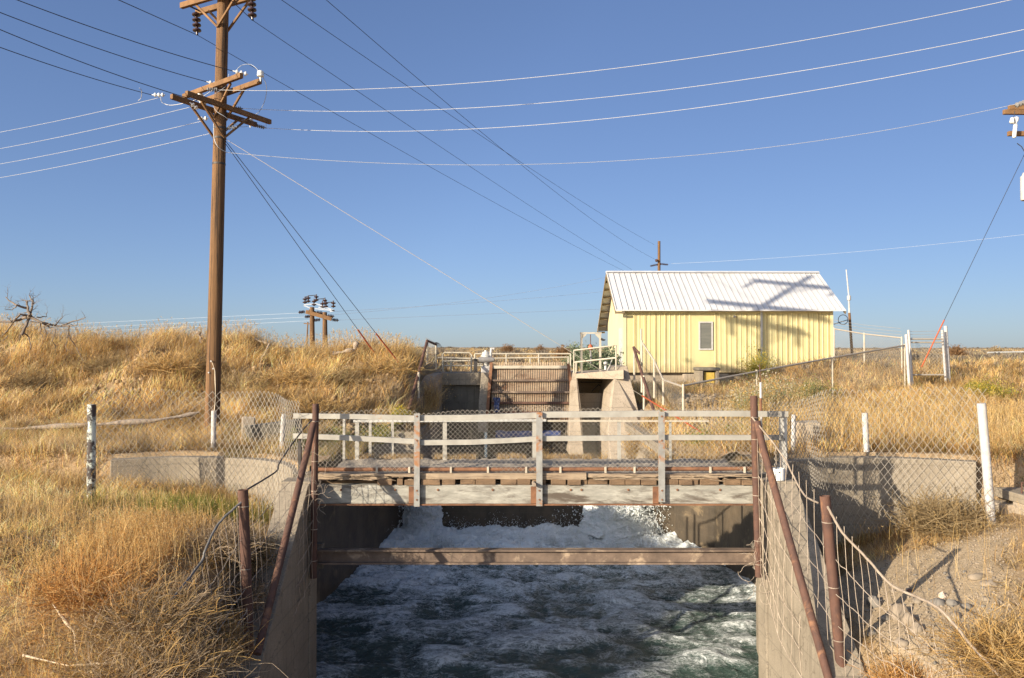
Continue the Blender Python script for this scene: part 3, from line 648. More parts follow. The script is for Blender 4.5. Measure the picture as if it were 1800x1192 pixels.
# ------------------------------------------------------------------ steel strut between the canal walls
t = thing('steel_strut', 'rusty steel beam spanning the canal below the footbridge between the two walls', 'beam', (.4, 13.95, -3.6))
mb = MB(); mb.box(-3.40, 4.32, 13.88, 14.06, -3.475, -3.45); mb.box(-3.40, 4.32, 13.88, 14.06, -3.70, -3.67); mb.box(-3.40, 4.32, 13.962, 13.975, -3.67, -3.475)
mb.build('beam', M['rust_beam'], t)
for x0, x1 in ((-3.448, -3.30), (4.22, 4.348)):
    MB().box(x0, x1, 13.98, 14.10, -3.80, -3.36).build('end_bracket', M['concrete_dark'], t, bevel=.01)
# ------------------------------------------------------------------ rusty posts at the bridge corners, braces, and posts on the wings
def pipe_thing(name, label, cat, pts, r, m, group=None, n=14, open_top=True, rings=()):
    P = [Vector(p) for p in pts]
    tt = thing(name, label, cat, P[-1], group)
    MB().tube(P, r, n, cap=not open_top).build('pipe', m, tt)
    if open_top:
        d = (P[0]-P[1]).normalized(); rr_ = r[0] if hasattr(r, '__len__') else r
        MB().lathe(P[0]-d*.12, d, [(.119, rr_), (.121, rr_*.84), (.0, rr_*.84), (0, 0)], n).build('rim', m, tt)
    for z in rings:
        q = P[0]+(P[-1]-P[0])*z; rr_ = r[0] if hasattr(r, '__len__') else r
        MB().lathe(q-Vector((0, 0, .006)), (0, 0, 1), [(0, rr_+.002), (.003, rr_+.007), (.009, rr_+.007), (.012, rr_+.002)], n).build('wire_wrap', M['wire_rusty'], tt)
    return tt
yp = 13.60
pipe_thing('pipe_post', 'tall rusty pipe post at the left end of the footbridge', 'post',
           [at(555, 710, yp), at(553, 850, yp), at(551, 1016, yp)], .055, M['rust'], rings=(.1, .33, .5, .72, .9))
pipe_thing('pipe_post', 'tall reddish pipe post at the right end of the footbridge', 'post',
           [at(1325, 696, yp), at(1329, 850, yp), at(1334, 1014, yp)], .062, M['rust'], rings=(.12, .24, .45, .55, .8, .93))
pipe_thing('brace_pipe', 'rusty brace pipe sloping down the right wing wall from the corner post', 'brace',
           [at(1331, 742, 13.45), at(1342, 790, 13.2), at(1463, 1215, 10.85)], .060, M['rust'], open_top=False)
pipe_thing('brace_pipe', 'rusty brace pipe sloping down the left wing wall from the corner post', 'brace',
           [at(551, 745, 13.45), at(541, 790, 13.2), at(452, 1150, 10.85)], .055, M['rust'], open_top=False)
pipe_thing('pipe_post', 'open topped rusty pipe post standing on the right wing wall in the foreground', 'post',
           [at(1450, 872, 11.25), at(1466, 1040, 11.2), at(1484, 1230, 11.15)], .073, M['rust'], rings=(.13, .45, .71))
pipe_thing('pipe_post', 'open topped rusty pipe post amid dry brush by the left wing wall', 'post',
           [at(427, 861, 11.2), at(432, 980, 11.2), at(437, 1150, 11.2)], .071, M['rust'], rings=(.1, .48, .8))
# bare wooden mast rod with white lower part behind the right corner post
tt = thing('marker_rod', 'thin white and rust rod standing behind the right corner post', 'rod', at(1340, 800, 14.4))
MB().tube([at(1337, 672, 14.4), at(1339, 800, 14.4)], .022, 8).build('rod', M['white_paint'], tt)
MB().tube([at(1337, 700, 14.375), at(1337.6, 725, 14.375)], .024, 8).build('rust_patch', M['rust_bright'], tt)
MB().tube([at(1335, 640, 14.4), at(1337, 673, 14.4)], .010, 6).build('tip', M['rust'], tt)
# white painted fence posts
def white_post(label, a, b, r, m, n=12, cap=True):
    tt = thing('fence_post', label, 'fence post', Vector(b), 'short posts standing along the canal fences')
    MB().tube([a, b], r, n, cap=cap).build('pipe', m, tt)
    return tt
white_post('leaning silver post in chain link mesh at the far right, above bare dirt', at(1725, 709, 15.0), at(1744, 935, 15.0), .080, M['white_paint'], 16)
pA = white_post('dark post with chipped pale green paint where the left chain link begins', at(161, 711, 15.0), at(160, 905, 15.0), .078, M['chipped'], 16)
white_post('thin white post behind the left curved wall, close to the big wooden pole', at(376, 722, 17.3), at(375, 806, 17.3), .055, M['white_paint'])
white_post('leaning pale green and white post behind the left curved wall near the bridge', at(499, 728, 17.0), at(494, 806, 17.0), .055, M['chipped'].copy() if False else M['white_paint'])
white_post('white post behind the right curved wall, in the middle of the dry grass', at(1520, 726, 17.0), at(1524, 806, 17.0), .062, M['white_paint'], 14)
white_post('short white post with rusty tip right beside the footbridge rail end', at(1395, 729, 16.9), at(1394, 803, 16.9), .048, M['white_paint'])
# ------------------------------------------------------------------ loose chain link sheets either side of the bridge
def sheet(path, zb, zt, label, seed, wd=.15):
    Q_ = smooth_line(path, 40); S = np.concatenate([[0], np.cumsum(np.linalg.norm(np.diff(Q_, axis=0), axis=1))]); L = S[-1]; Hh = 2.1
    def P(u, v):
        f = u/L; s = v/Hh
        z0 = np.interp(f, zb[0], zb[1]); z1 = np.interp(f, zt[0], zt[1])
        wob = .05*np.sin(f*9+s*3+seed)+.03*np.sin(f*21+seed)
        x = np.interp(u, S, Q_[:, 0])+wob*.5+.04*np.sin(s*5+f*6); y = np.interp(u, S, Q_[:, 1])+wob
        return np.stack([x, y, z0+(z1-z0)*s+.03*np.sin(f*14+seed)*s], 1)
    tt = thing('chain_link_fence', label, 'chain link fence', (float(Q_[:, 0].mean()), float(Q_[:, 1].mean()), -3))
    chainlink(P, L, Hh, wd=wd, parent=tt, r=.0056); return tt
sheet([(4.45, 13.68), (5.35, 14.6), (6.3, 15.7), (7.5, 15.9), (8.4, 15.55), (8.95, 14.9)], ([0, .15, .5, 1], [-2.3, -2.5, -3.65, -3.55]), ([0, .2, .5, 1], [-.90, -.84, -.75, -.70]),
      'loose chain link mesh right of the bridge hanging to the leaning silver post', 2)
sheet([(-8.0, 14.9), (-7.3, 15.9), (-5.9, 16.2), (-4.6, 15.2), (-3.62, 13.85)], ([0, .3, .6, 1], [-2.9, -3.1, -3.2, -2.6]), ([0, .3, .7, 1], [-.72, -.78, -.80, -.86]),
      'loose chain link mesh left of the bridge hanging from the chipped post', 5)
# ------------------------------------------------------------------ woven wire fences down both wings
def woven(name, label, tops, bots, nh, spacing, seed):
    """tops/bots: matching 3D points of the upper and lower wire"""
    rg = random.Random(seed); T = [Vector(p) for p in tops]; B = [Vector(p) for p in bots]
    tt = thing(name, label, 'wire fence', B[len(B)//2])
    def interp(P, s):
        s = min(max(s, 0), 1)*(len(P)-1); i = min(int(s), len(P)-2); return P[i].lerp(P[i+1], s-i)
    L = sum((T[i+1]-T[i]).length for i in range(len(T)-1)); n = int(L/.12)
    mb = MB()
    wob = [[rg.uniform(-.02, .02) for _ in range(n+1)] for _ in range(nh)]
    for h in range(1, nh):
        q = (h/(nh-1))**.8; pts = []
        for i in range(n+1):
            p = interp(T, i/n).lerp(interp(B, i/n), q); pts.append(p+Vector((wob[h][i]*.6, wob[h][i], wob[h][(i*3) % n]*.8)))
        mb.tube(pts, .0052, 4)
    mb.build('line_wires', M['wire_rusty'], tt)
    mb = MB(); nv = int(L/spacing)
    for i in range(nv+1):
        pts = []; s = i/nv; dx = rg.uniform(-.03, .03)
        for h in range(nh*2-1):
            q = (h/(2*nh-2))**.8; p = interp(T, s).lerp(interp(B, s), q)
            pts.append(p+Vector((dx*math.sin(h), dx+rg.uniform(-.012, .012), 0)))
        mb.tube(pts, .0042, 4)
    mb.build('stay_wires', M['wire_rusty'], tt)
    return tt, T
tt, _ = woven('woven_wire_fence', 'slack woven wire fence running down the right wing past the foreground post',
      [at(1330, 735, 13.55), at(1380, 800, 12.9), at(1452, 885, 11.3), at(1530, 985, 10.6), at(1620, 1085, 10.0), at(1760, 1230, 9.3)],
      [at(1338, 1010, 13.5), at(1372, 1130, 12.7), at(1475, 1300, 11.1), at(1560, 1330, 10.4), at(1680, 1330, 9.8), at(1800, 1330, 9.2)], 8, .19, 3)
def rope(pts, r, name, label, m, cat='cable', parent=None, n=8):
    P = [Vector(p) for p in pts]; out = []
    for i in range(len(P)-1):
        p0 = P[max(i-1, 0)]; p1 = P[i]; p2 = P[i+1]; p3 = P[min(i+2, len(P)-1)]
        for k_ in range(8):
            f = k_/8; out.append(.5*((2*p1)+(-p0+p2)*f+(2*p0-5*p1+4*p2-p3)*f*f+(-p0+3*p1-3*p2+p3)*f**3))
    out.append(P[-1]); out = [p+Vector((random.uniform(-1, 1), random.uniform(-1, 1), random.uniform(-1, 1)))*r*.25 for p in out]
    o = MB().tube(out, r, n).build(name, m, parent, loc=out[0] if parent is None else None)
    if parent is None: props(o, label, cat)
    return o
rope([at(1322, 733, 13.5), at(1375, 800, 12.9), at(1410, 865, 12.2), at(1437, 884, 11.4)], .014, 'top_cable', '', M['deadwood'], parent=tt)
rope([at(1455, 890, 11.18), at(1480, 935, 11), at(1530, 988, 10.6), at(1570, 1030, 10.3), at(1650, 1070, 9.9), at(1712, 1140, 9.5), at(1790, 1225, 9.1)], .017, 'top_cable', '', M['deadwood'], parent=tt)
tt, _ = woven('woven_wire_fence', 'woven wire fence sagging down the left bank from the corner post past the foreground post',
      [at(553, 730, 13.55), at(480, 815, 12.5), at(428, 875, 11.25), at(360, 975, 10.6), at(300, 1060, 9.9), at(205, 1200, 9.0)],
      [at(548, 1020, 13.5), at(500, 1110, 12.4), at(440, 1180, 11.1), at(400, 1250, 10.4), at(330, 1280, 9.7), at(240, 1300, 8.9)], 8, .17, 8)
rope([at(548, 738, 13.5), at(525, 765, 13.2), at(492, 812, 12.8), at(484, 830, 12.5), at(432, 862, 11.4)], .013, 'top_cable', '', M['steel_dark'], parent=tt)
rope([at(425, 882, 11.15), at(385, 920, 10.9), at(362, 965, 10.6), at(352, 990, 10.5), at(310, 1045, 10.0), at(270, 1100, 9.6), at(215, 1195, 9.0), at(195, 1235, 8.8)], .017, 'top_cable', '', M['cable_grey'], parent=tt)
# tangled wire at the bridge corners
for k_, (px, py, lab) in enumerate(((556, 860, 'tangled loose wire wound round the left corner post'), (1338, 1000, 'tangled loose wire wound round the foot of the right corner post'))):
    mb = MB(); rg = random.Random(k_+2); c = at(px, py, 13.5)
    tt = thing('wire_tangle', lab, 'wire', c)
    for q in range(16):
        p = c+Vector((rg.uniform(-.2, .15), rg.uniform(-.1, .1), rg.uniform(-.5, .5))); pts = [p]; d = Vector((rg.uniform(-1, 1), rg.uniform(-.3, .3), rg.uniform(-1, 1)))
        for s_ in range(10):
            d = (d+Vector((rg.uniform(-.7, .7), rg.uniform(-.4, .4), rg.uniform(-.7, .7)))).normalized(); p = p+d*.045; pts.append(p)
        mb.tube(pts, .0032, 4)
    mb.build('strands', M['wire_rusty'], tt)
# white can on the right abutment
t = thing('paint_can', 'small white can on top of the right canal wall', 'can', (4.62, 13.86, WT-.03))
MB().lathe((4.62, 13.86, WT-.028), (0, 0, 1), [(0, 0), (0, .105), (.005, .11), (.2, .11), (.205, .1), (.2, .095), (.02, .095), (.02, 0)], 20).build('body', M['white_plastic'], t)
MB().lathe((4.60, 13.747, WT+.12), (0, -1, 0), [(0, .012), (.006, .012), (.006, 0)], 8).build('hole', M['steel_dark'], t)
# concrete headbox at the far right, with two dark openings
t = thing('concrete_box', 'low concrete ditch box with dark openings at the right edge, behind the silver post', 'ditch box', (9.9, 15.3, -3.2))
bx_ = MB()
for a, b in ((9.62, 9.95), (10.18, 10.5), (10.85, 11.4)): bx_.box(a, b, 15.0, 15.35, -3.6, -2.88)
bx_.box(9.45, 11.4, 15.35, 15.9, -3.6, -2.95); bx_.build('wall', M['concrete_pale'], t, bevel=.01)
MB().box(9.60, 11.42, 14.94, 15.92, -2.877, -2.70).build('cap', M['concrete'], t, bevel=.015)
MB().tube([(9.7, 15.2, -2.7), (9.7, 15.2, -2.5), (10.0, 15.2, -2.48), (10.05, 15.2, -2.7)], .018, 8).build('handle', M['rust'], t)
# broken concrete pieces beside the deck
def slab(name, label, c, s, rz, m, seed):
    rg = random.Random(seed); mb = MB().box(-s[0], s[0], -s[1], s[1], -s[2], s[2])
    vs = [Vector(v)*(1+rg.uniform(-.12, .12)) for v in mb.v]; mt = Matrix.Rotation(rz, 3, 'Z') @ Matrix.Rotation(rg.uniform(-.12, .12), 3, 'Y')
    mb.v = [tuple(Vector(c)+mt@v) for v in vs]
    return props(mb.build(name, m, loc=c, bevel=.03), label, 'concrete block')
slab('concrete_block', 'long grey broken concrete slab lying in grass left of the bridge rail', at(480, 760, 18.2), (.55, .25, .22), .15, M['concrete_dark'], 1)
slab('concrete_block', 'pale jagged chunk of concrete at the left end of the grey slab', at(437, 752, 18.3), (.14, .15, .25), .3, M['concrete_pale'], 2)
slab('concrete_block', 'upright concrete block in dry weeds just right of the bridge rail', at(1415, 770, 17.7), (.27, .22, .38), -.1, M['concrete_pale'], 4)
# ------------------------------------------------------------------ headworks
Y0 = 28.0
def hp(px, py, Y=Y0): return at(px, py, Y)
t = HW = thing('headworks', 'concrete headworks with piers, cross wall and deck slab above the canal', 'headworks', (.5, 28.5, -3.5))
def quadprism(pts_px, Y_front, Y_back, name, m, parent, bev=.02):
    """a block whose front outline is given at Y_front (single value or one per corner)"""
    n = len(pts_px); yf_ = Y_front if hasattr(Y_front, '__len__') else [Y_front]*n
    fr = [at(p[0], p[1], y) for p, y in zip(pts_px, yf_)]; bk = [Vector((v.x, Y_back, v.z)) for v in fr]
    return MB().add(fr+bk, [tuple(range(n)), tuple(range(n, 2*n))[::-1]]+[(i, n+i, n+(i+1) % n, (i+1) % n) for i in range(n)]).build(name, m, parent, bevel=bev)
zt_ = hp(800, 655).z
# left bay wall: upper lip in the light and a recessed lower face
xL, xP = hp(777, 0).x, hp(845, 0).x
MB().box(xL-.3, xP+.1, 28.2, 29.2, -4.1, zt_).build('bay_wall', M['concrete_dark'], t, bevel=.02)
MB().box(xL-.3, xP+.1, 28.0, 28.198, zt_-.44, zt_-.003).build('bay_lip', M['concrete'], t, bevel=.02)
# pier left of the gate, leaning face
quadprism([(846, 655), (860, 655), (855, 722), (857, 760), (840, 760), (842, 700)], [27.7, 27.7, 27.2, 26.9, 26.9, 27.3], 29.2, 'pier', M['concrete'], t)
# pier right of the gate
quadprism([(1003, 655), (1013, 652), (1022, 720), (1026, 800), (1000, 800), (1001, 720)], [27.6, 27.6, 27.0, 26.2, 26.2, 27.0], 29.4, 'pier', M['concrete_pale'], t)
# wall in the back of the right bay, open above
MB().box(hp(1018, 0).x, hp(1076, 0).x, 28.6, 28.9, -4.1, hp(1040, 691, 28.6).z).build('bay_wall', M['concrete_pale'], t, bevel=.01)
# deck slab of the right bay
mbs = MB(); fa = hp(1013, 657, 27.4); fb = hp(1090, 648, 26.9)
mbs.prism([(fa.x, 27.4), (fb.x+.05, 26.4), (fb.x+.6, 30.5), (fa.x, 30.5)], [fa.z-.16]*4, [fa.z, fb.z-.03, fb.z-.03, fa.z]); mbs.build('deck_slab', M['concrete_pale'], t, bevel=.015)
# buttress with flaring foot
quadprism([(1088, 645), (1103, 643), (1122, 722), (1150, 790), (1185, 830), (1075, 830), (1068, 760), (1072, 700), (1080, 660)],
          [26.9, 26.9, 25.9, 24.8, 24.2, 24.2, 25.2, 26.2, 26.7], 29.6, 'buttress', M['concrete_pale'], t, .03)
# diagonal bracing seen through the right bay
mb = MB()
for a, b in (((1020, 672), (1073, 672)), ((1040, 688), (1052, 676)), ((1052, 676), (1070, 690)), ((1040, 690), (1027, 700))): mb.beam(hp(*a, 29.5), hp(*b, 29.5), .03, .03)
mb.beam(hp(1066, 672, 29.5), hp(1066, 692, 29.5), .05, .05); mb.build('steel_bracing', M['steel_dark'], t)
# left wing of the headworks sweeping towards the camera, earth behind it
xw = hp(778, 0).x
mb = MB(); P_ = [(28.0, -.76), (26.9, -.80), (24.4, -2.0), (23.2, -2.6)]; xf = [xw, xw-.12, xw-.72, xw-1.0]; vs = []
for (y, z), x in zip(P_, xf): vs += [(x, y, -4.2), (x, y, z), (x-.35, y, z), (x-.35, y, -4.2)]
n = 4; mb.add(vs, [(0, 1, 2, 3), (15, 14, 13, 12)]+[(4*i+k, 4*i+4+k, 4*i+4+(k+1) % 4, 4*i+(k+1) % 4) for i in range(3) for k in range(4)]).build('left_wing', M['concrete_pale'], t, bevel=.02)

gt = thing('slatted_gate', 'rusty slatted intake gate with four cross beams between two concrete piers', 'gate', hp(930, 745))
xs0, xs1 = hp(866, 0).x, hp(1000, 0).x
mb = MB(); x = xs0
tilt = lambda z: 27.75-(z-zt_)*-.28 if False else 27.78+(z+.6)*.30
while x < xs1:
    z1, z0_ = hp(900, 637).z, hp(900, 735).z
    mb.beam((x, tilt(z1), z1), (x, tilt(z0_), z0_), .026, .05); x += .062
mb.build('slats', M['slat'], gt)
MB().add([(xs0, tilt(zt_)+.06, zt_+.25), (xs1, tilt(zt_)+.06, zt_+.25), (xs1, tilt(-2.3)+.06, -2.3), (xs0, tilt(-2.3)+.06, -2.3),
          (xs0, tilt(zt_)+.09, zt_+.25), (xs1, tilt(zt_)+.09, zt_+.25), (xs1, tilt(-2.3)+.09, -2.3), (xs0, tilt(-2.3)+.09, -2.3)],
         [(0, 1, 2, 3), (7, 6, 5, 4), (0, 4, 5, 1), (3, 2, 6, 7), (0, 3, 7, 4), (1, 5, 6, 2)]).build('back_plate', M['concrete_dark'], gt)
for py, hh, m_ in ((645, .10, 'cream'), (668, .06, 'rust_beam'), (688, .06, 'rust_beam'), (706, .07, 'rust'), (722, .07, 'rust')):
    z = hp(930, py).z; MB().beam((xs0-.02, tilt(z)-.08, z), (xs1+.02, tilt(z)-.08, z), .12, hh, up=(0, 0, 1)).build('cross_beam', M[m_], gt)
for pa, pb in (((864, 638), (857, 735)), ((998, 640), (1007, 735))):
    a = hp(*pa); b = hp(*pb); a.y = tilt(a.z)-.12; b.y = tilt(b.z)-.12; MB().beam(a, b, .10, .14, up=(0, 1, 0)).build('side_frame', M['rust_bright'], gt)
# blue tarp caught on the gate, and a tarp lying below it
def cloth(name, label, c, w_, h_, seed, m, flat=False):
    n = 26; U, Vv = np.meshgrid(np.linspace(-.5, .5, n), np.linspace(-.5, .5, n), indexing='ij')
    d = (fbm(U*4+seed, Vv*4, 4, seed)-.5)
    if flat: P = np.stack([c[0]+U*w_, c[1]+Vv*h_, c[2]+d*.30+.12*(1-(2*Vv)**2)], -1)
    else: P = np.stack([c[0]+U*w_*(.55+.6*np.abs(Vv))+d*.1, c[1]+d*.25, c[2]+Vv*h_], -1)
    i_ = np.arange(n*n).reshape(n, n); Qc = np.stack([i_[:-1, :-1], i_[1:, :-1], i_[1:, 1:], i_[:-1, 1:]], -1).reshape(-1, 4)
    o = npmesh(name, P.reshape(-1, 3), Qc, m, smooth=True, loc=c); props(o, label, 'tarp')
    s_ = o.modifiers.new('thick', 'SOLIDIFY'); s_.thickness = .012; return o
cloth('tarp', 'scrap of blue tarp caught on the left foot of the slatted gate', hp(873, 712, 27.0), .30, .5, 2, M['blue'])
cloth('tarp', 'crumpled blue tarp lying below the slatted gate behind the bridge rail', (.55, 26.9, hp(930, 766, 26.9).z), 2.2, .6, 6, M['blue'], True)
MB_ = MB().box(xs0-.1, xs1+.1, 27.6, 29.2, -4.1, hp(930, 762, 27.6).z-.1).build('sill', M['concrete_wet'], HW)
MB().box(xs0-.2, xs1+.2, 28.35, 28.6, -4.1, hp(900, 660).z).build('breast_wall', M['concrete_wet'], HW)
# gate operator on the pier
t = thing('gate_motor', 'grey gate operator motor on top of the pier left of the slatted gate', 'motor', hp(854, 655))
c = hp(854, 655); z0 = c.z
MB().prism([(c.x-.16, 27.85), (c.x+.17, 27.85), (c.x+.17, 28.25), (c.x-.16, 28.25)], z0, [z0+.22]*4).build('pedestal', M['white_paint'], t, bevel=.02)
MB().lathe((c.x, 28.05, z0+.22), (0, 0, 1), [(0, .10), (.1, .11), (.12, .17), (.38, .18), (.42, .14), (.50, .13), (.52, .06), (.56, .05)], 14).build('housing', M['galv'], t)
MB().lathe((c.x-.05, 27.92, z0+.45), (1, 0, 0), [(-.2, .05), (-.19, .1), (0, .11), (.2, .1), (.34, .08), (.36, 0)], 12).build('motor', M['ceramic_grey'], t)
MB().tube([(c.x+.15, 28, z0+.5), (c.x+.2, 28, z0+.85), (c.x+.30, 28, z0+.83)], .05, 8).build('limit_switch', M['white_paint'], t)
MB().box(c.x-.42, c.x-.30, 28, 28.12, z0, z0+.48).build('stem_guard', M['steel_dark'], t)
# pipe railings on the deck
def railing(name, label, segs, Y, m, r=.028, group=None):
    P0 = at(segs[0][0][0], segs[0][0][1], Y if not hasattr(Y, '__call__') else Y(segs[0][0][0]))
    tt = thing(name, label, 'railing', (P0.x, P0.y, zt_), group)
    for s_ in segs:
        pts = [at(px, py, Y(px) if hasattr(Y, '__call__') else Y) for px, py in s_]
        nm = 'post' if abs(s_[0][0]-s_[-1][0]) < 4 else 'rail'
        MB().tube(pts, r, 8).build(nm, m, tt)
    return tt
railing('pipe_railing', 'cream pipe railing panel with rounded corners on the left bay', [[(779, 656), (778, 623), (781, 620), (825, 620), (829, 624), (828, 656)], [(779, 635), (828, 634)]], 28.6, M['cream'])
railing('pipe_railing', 'lower cream railing with one short post behind the left bay', [[(770, 629), (860, 631)], [(793, 630), (793, 656)], [(778, 643), (865, 643)]], 29.4, M['cream'])
railing('pipe_railing', 'cream railing behind the gate motor', [[(835, 656), (835, 622)], [(835, 622), (860, 622)], [(835, 640), (848, 640)]], 28.5, M['cream'])
railing('pipe_railing', 'long cream two rail railing behind the top of the slatted gate', [[(860, 622), (1003, 622)], [(860, 630), (1000, 628)], [(890, 622), (890, 640)], [(932, 628), (932, 640)], [(947, 622), (947, 640)], [(1003, 622), (1003, 652)], [(999, 629), (999, 656)]], 29.5, M['cream'])
yr = lambda px: 27.4-.6*(px-1010)/75
railing('pipe_railing', 'cream railing sloping in perspective in front of the hoist frame beside the house', [[(1009, 656), (1009, 616), (1060, 610), (1083, 607), (1083, 650)], [(1009, 637), (1083, 629)], [(1013, 637), (1013, 654)]], yr, M['cream'], r=.03)
t = thing('diagonal_brace', 'galvanized strut leaning behind the sloping railing next to the house', 'strut', hp(1068, 650, 27.3))
MB().beam(hp(1067, 652, 27.3), hp(1076, 632, 27.3), .08, .02).build('strut', M['galv'], t)
# hoist frame
t = thing('hoist_frame', 'cream steel portal frame with gusset corners and hanging hook block', 'hoist', hp(1038, 655, 27.9))
for px in (1022, 1055): MB().beam(hp(px, 656, 27.9), hp(px, 586, 27.9), .07, .07, up=(0, 1, 0)).build('leg', M['cream'], t)
MB().beam(hp(1019.5, 585.5, 27.9), hp(1057.5, 585.5, 27.9), .08, .05).build('top_beam', M['cream'], t)
for px, s_ in ((1023.5, 1), (1053.5, -1)):
    a = hp(px, 587.5, 27.9); MB().add([a+Vector((0, -.02, 0)), a+Vector((.16*s_, -.02, 0)), a+Vector((0, -.02, -.16)), a+Vector((0, .02, 0)), a+Vector((.16*s_, .02, 0)), a+Vector((0, .02, -.16))],
        [(0, 1, 2), (5, 4, 3), (0, 3, 4, 1), (1, 4, 5, 2), (2, 5, 3, 0)]).build('gusset', M['cream'], t)
a = hp(1038, 588, 27.9); MB().tube([a, a+Vector((0, 0, -.35))], .016, 6).build('chain', M['rust'], t)
MB().lathe(a+Vector((0, 0, -.55)), (0, 0, 1), [(0, .03), (.05, .08), (.12, .085), (.2, .04)], 12).build('hook_block', M['orange'], t)
MB().tube([a+Vector((0, 0, -.55)), a+Vector((.02, 0, -.8)), a+Vector((0, 0, -1.0))], .03, 8).build('hook_shank', M['ceramic_grey'], t)
MB().tube([hp(1056, 596, 27.9), hp(1062, 598, 27.9), hp(1064, 597, 27.9)], [.05, .03, .02], 6).build('bracket', M['steel_dark'], t)
t = thing('valve_pipe', 'short capped galvanized pipe standing on the deck below the hoist frame', 'pipe', hp(1064, 655, 27.7))
MB().lathe(hp(1064.5, 650, 27.5), (0, 0, 1), [(0, .05), (.2, .05), (.2, .08), (.26, .08), (.28, .03), (.3, 0)], 12).build('body', M['galv'], t)
# sloping rail frame on the left wing and its twin on the right
def sloped_frame(label, top, foot, Y1, Y2, posts, m1, backs):
    a = at(*top, Y1); b = at(*foot, Y2); tt = thing('sloping_railing', label, 'railing', b)
    MB().tube([a, b], .05, 8).build('sloping_rail', m1, tt)
    for (px, py0, py1, Yp) in posts: MB().tube([at(px, py0, Yp), at(px, py1, Yp)], .035, 8).build('post', M['cream'], tt)
    for p, q, Ya, Yb in backs: MB().tube([at(*p, Ya), at(*q, Yb)], .04, 8).build('top_rail', m1, tt)
    return tt
tt = sloped_frame('rusty railing sloping down the grassy left wing of the headworks', (751, 599), (718, 722), 26.6, 23.0,
             [(751, 600, 640, 26.6), (766.5, 605, 650, 27.6), (736, 654, 700, 24.6)], M['rust'], [((751, 599), (767, 606), 26.6, 27.7)])
def wp(u, v):
    a = np.array(at(748, 593, 26.5)); b = np.array(at(767, 603, 27.8)); return a+(b-a)*(u/1.4)[:, None]+np.array([0, 0, -1.])*v[:, None]*.75
chainlink(wp, 1.4, 1.1, wd=.10, r=.004, parent=tt, m=M['chain_far'])
for k_ in range(5):
    c = at(765+k_*.5, 608, 27.7); pts = [c+Vector((.22*(k_+1)/5*math.sin(a_), -.1*k_, .22*math.cos(a_)-.1)) for a_ in np.linspace(-.2+k_*.1, 2.4+k_*.2, 10)]; MB().tube(pts, .008, 4).build('wire_coil', M['steel_dark'], tt)
tt = sloped_frame('rusty railing sloping down the bank left of the near corner of the yellow house', (1114, 611), (1150, 725), 26.8, 22.0,
             [(1115, 612, 668, 26.8), (1127, 578, 640, 25.9), (1132, 660, 720, 24.3)], M['rust'], [((1114, 611), (1125, 622), 26.8, 26.0)])
# ------------------------------------------------------------------ far fences by the house
def fence_run(label, pts, m_post, hang, wd, r, toprail=True, name='chain_link_fence', barbs=False, rr_=.03):
    """pts: (px_top, py_top, py_base, Y)"""
    A = [at(a, b, y) for a, b, c_, y in pts]; B = [at(a, c_, y) for a, b, c_, y in pts]
    B = [Vector((p.x, p.y, q.z)) for p, q in zip(A, B)]
    tt = thing(name, label, 'chain link fence', B[0])
    for i, (a, b) in enumerate(zip(A, B)):
        if pts[i][1] is not None: MB().tube([a+Vector((0, 0, .05)), b], rr_*1.1, 8).build('post', m_post, tt)
    if toprail:
        mb = MB()
        for a, b in zip(A[:-1], A[1:]): mb.tube([a, b], rr_, 8)
        mb.build('top_rail', M['chain_far'], tt)
    S = [0]
    for a, b in zip(A[:-1], A[1:]): S.append(S[-1]+(b-a).length)
    An = np.array(A); Bn = np.array(B)
    def P(u, v):
        a = np.stack([np.interp(u, S, An[:, k]) for k in range(3)], 1); b = np.stack([np.interp(u, S, Bn[:, k]) for k in range(3)], 1)
        return a+(b-a)*(1-v/hang)[:, None]
    chainlink(P, S[-1], hang, wd=wd, r=r, parent=tt, m=M['chain_far'])
    if barbs:
        for k in range(3):
            mb = MB()
            for a, b in zip(A[:-1], A[1:]): mb.tube([a+Vector((-.05*k, -.06*k, .12+.13*k)), b+Vector((-.05*k, -.06*k, .12+.13*k))], .006, 4)
            mb.build('barbed_wire', M['chain_far'], tt)
    return tt
fence_run('chain link fence climbing the dry bank from the gravel slope up to the walk gate', [(1201, 678, 722, 22.5), (1330, 653, 712, 24.5), (1463, 629, 712, 27.0), (1590, 607, 700, 29.5)], M['cream'], 1.5, .13, .0045)
fence_run('narrow chain link fence dropping down the bank beside the near corner of the house', [(1128, 601, 690, 25.6), (1150, 634, 700, 25.0), (1166, 668, 712, 24.2), (1201, 680, 722, 22.5)], M['cream'], 1.6, .11, .004)
fence_run('tall chain link fence with barbed wire behind the grass right of the house', [(1466, 578, 640, 34.5), (1519, 587, 665, 34.0), (1585, 594, 678, 32.5)], M['cream'], 2.0, .13, .005, barbs=True)
t = thing('walk_gate', 'narrow chain link gate between tall white posts on the slope right of the house', 'gate', at(1630, 695, 30))
for a, b, y, r_ in (((1593, 588), (1600, 708), 29.4, .055), ((1597, 580), (1606, 706), 29.9, .045), ((1662, 573), (1670, 696), 30.4, .065), ((1656, 580), (1664, 694), 30.2, .045)):
    MB().tube([at(*a, y), at(*b, y)], r_, 10).build('post', M['white_paint'], t)
for a, b in (((1600, 596), (1658, 596)), ((1602, 602), (1658, 602)), ((1604, 659), (1660, 659))):
    MB().tube([at(*a, 30), at(*b, 30)], .03, 8).build('rail', M['chain_far'], t)
def P(u, v):
    a = np.array(at(1604, 659, 30)); b = np.array(at(1660, 659, 30)); return a+(b-a)*(u/1.2)[:, None]+np.array([0, 0, 1.])*v[:, None]
chainlink(P, 1.2, 1.2, wd=.13, r=.005, parent=t, m=M['chain_far'])
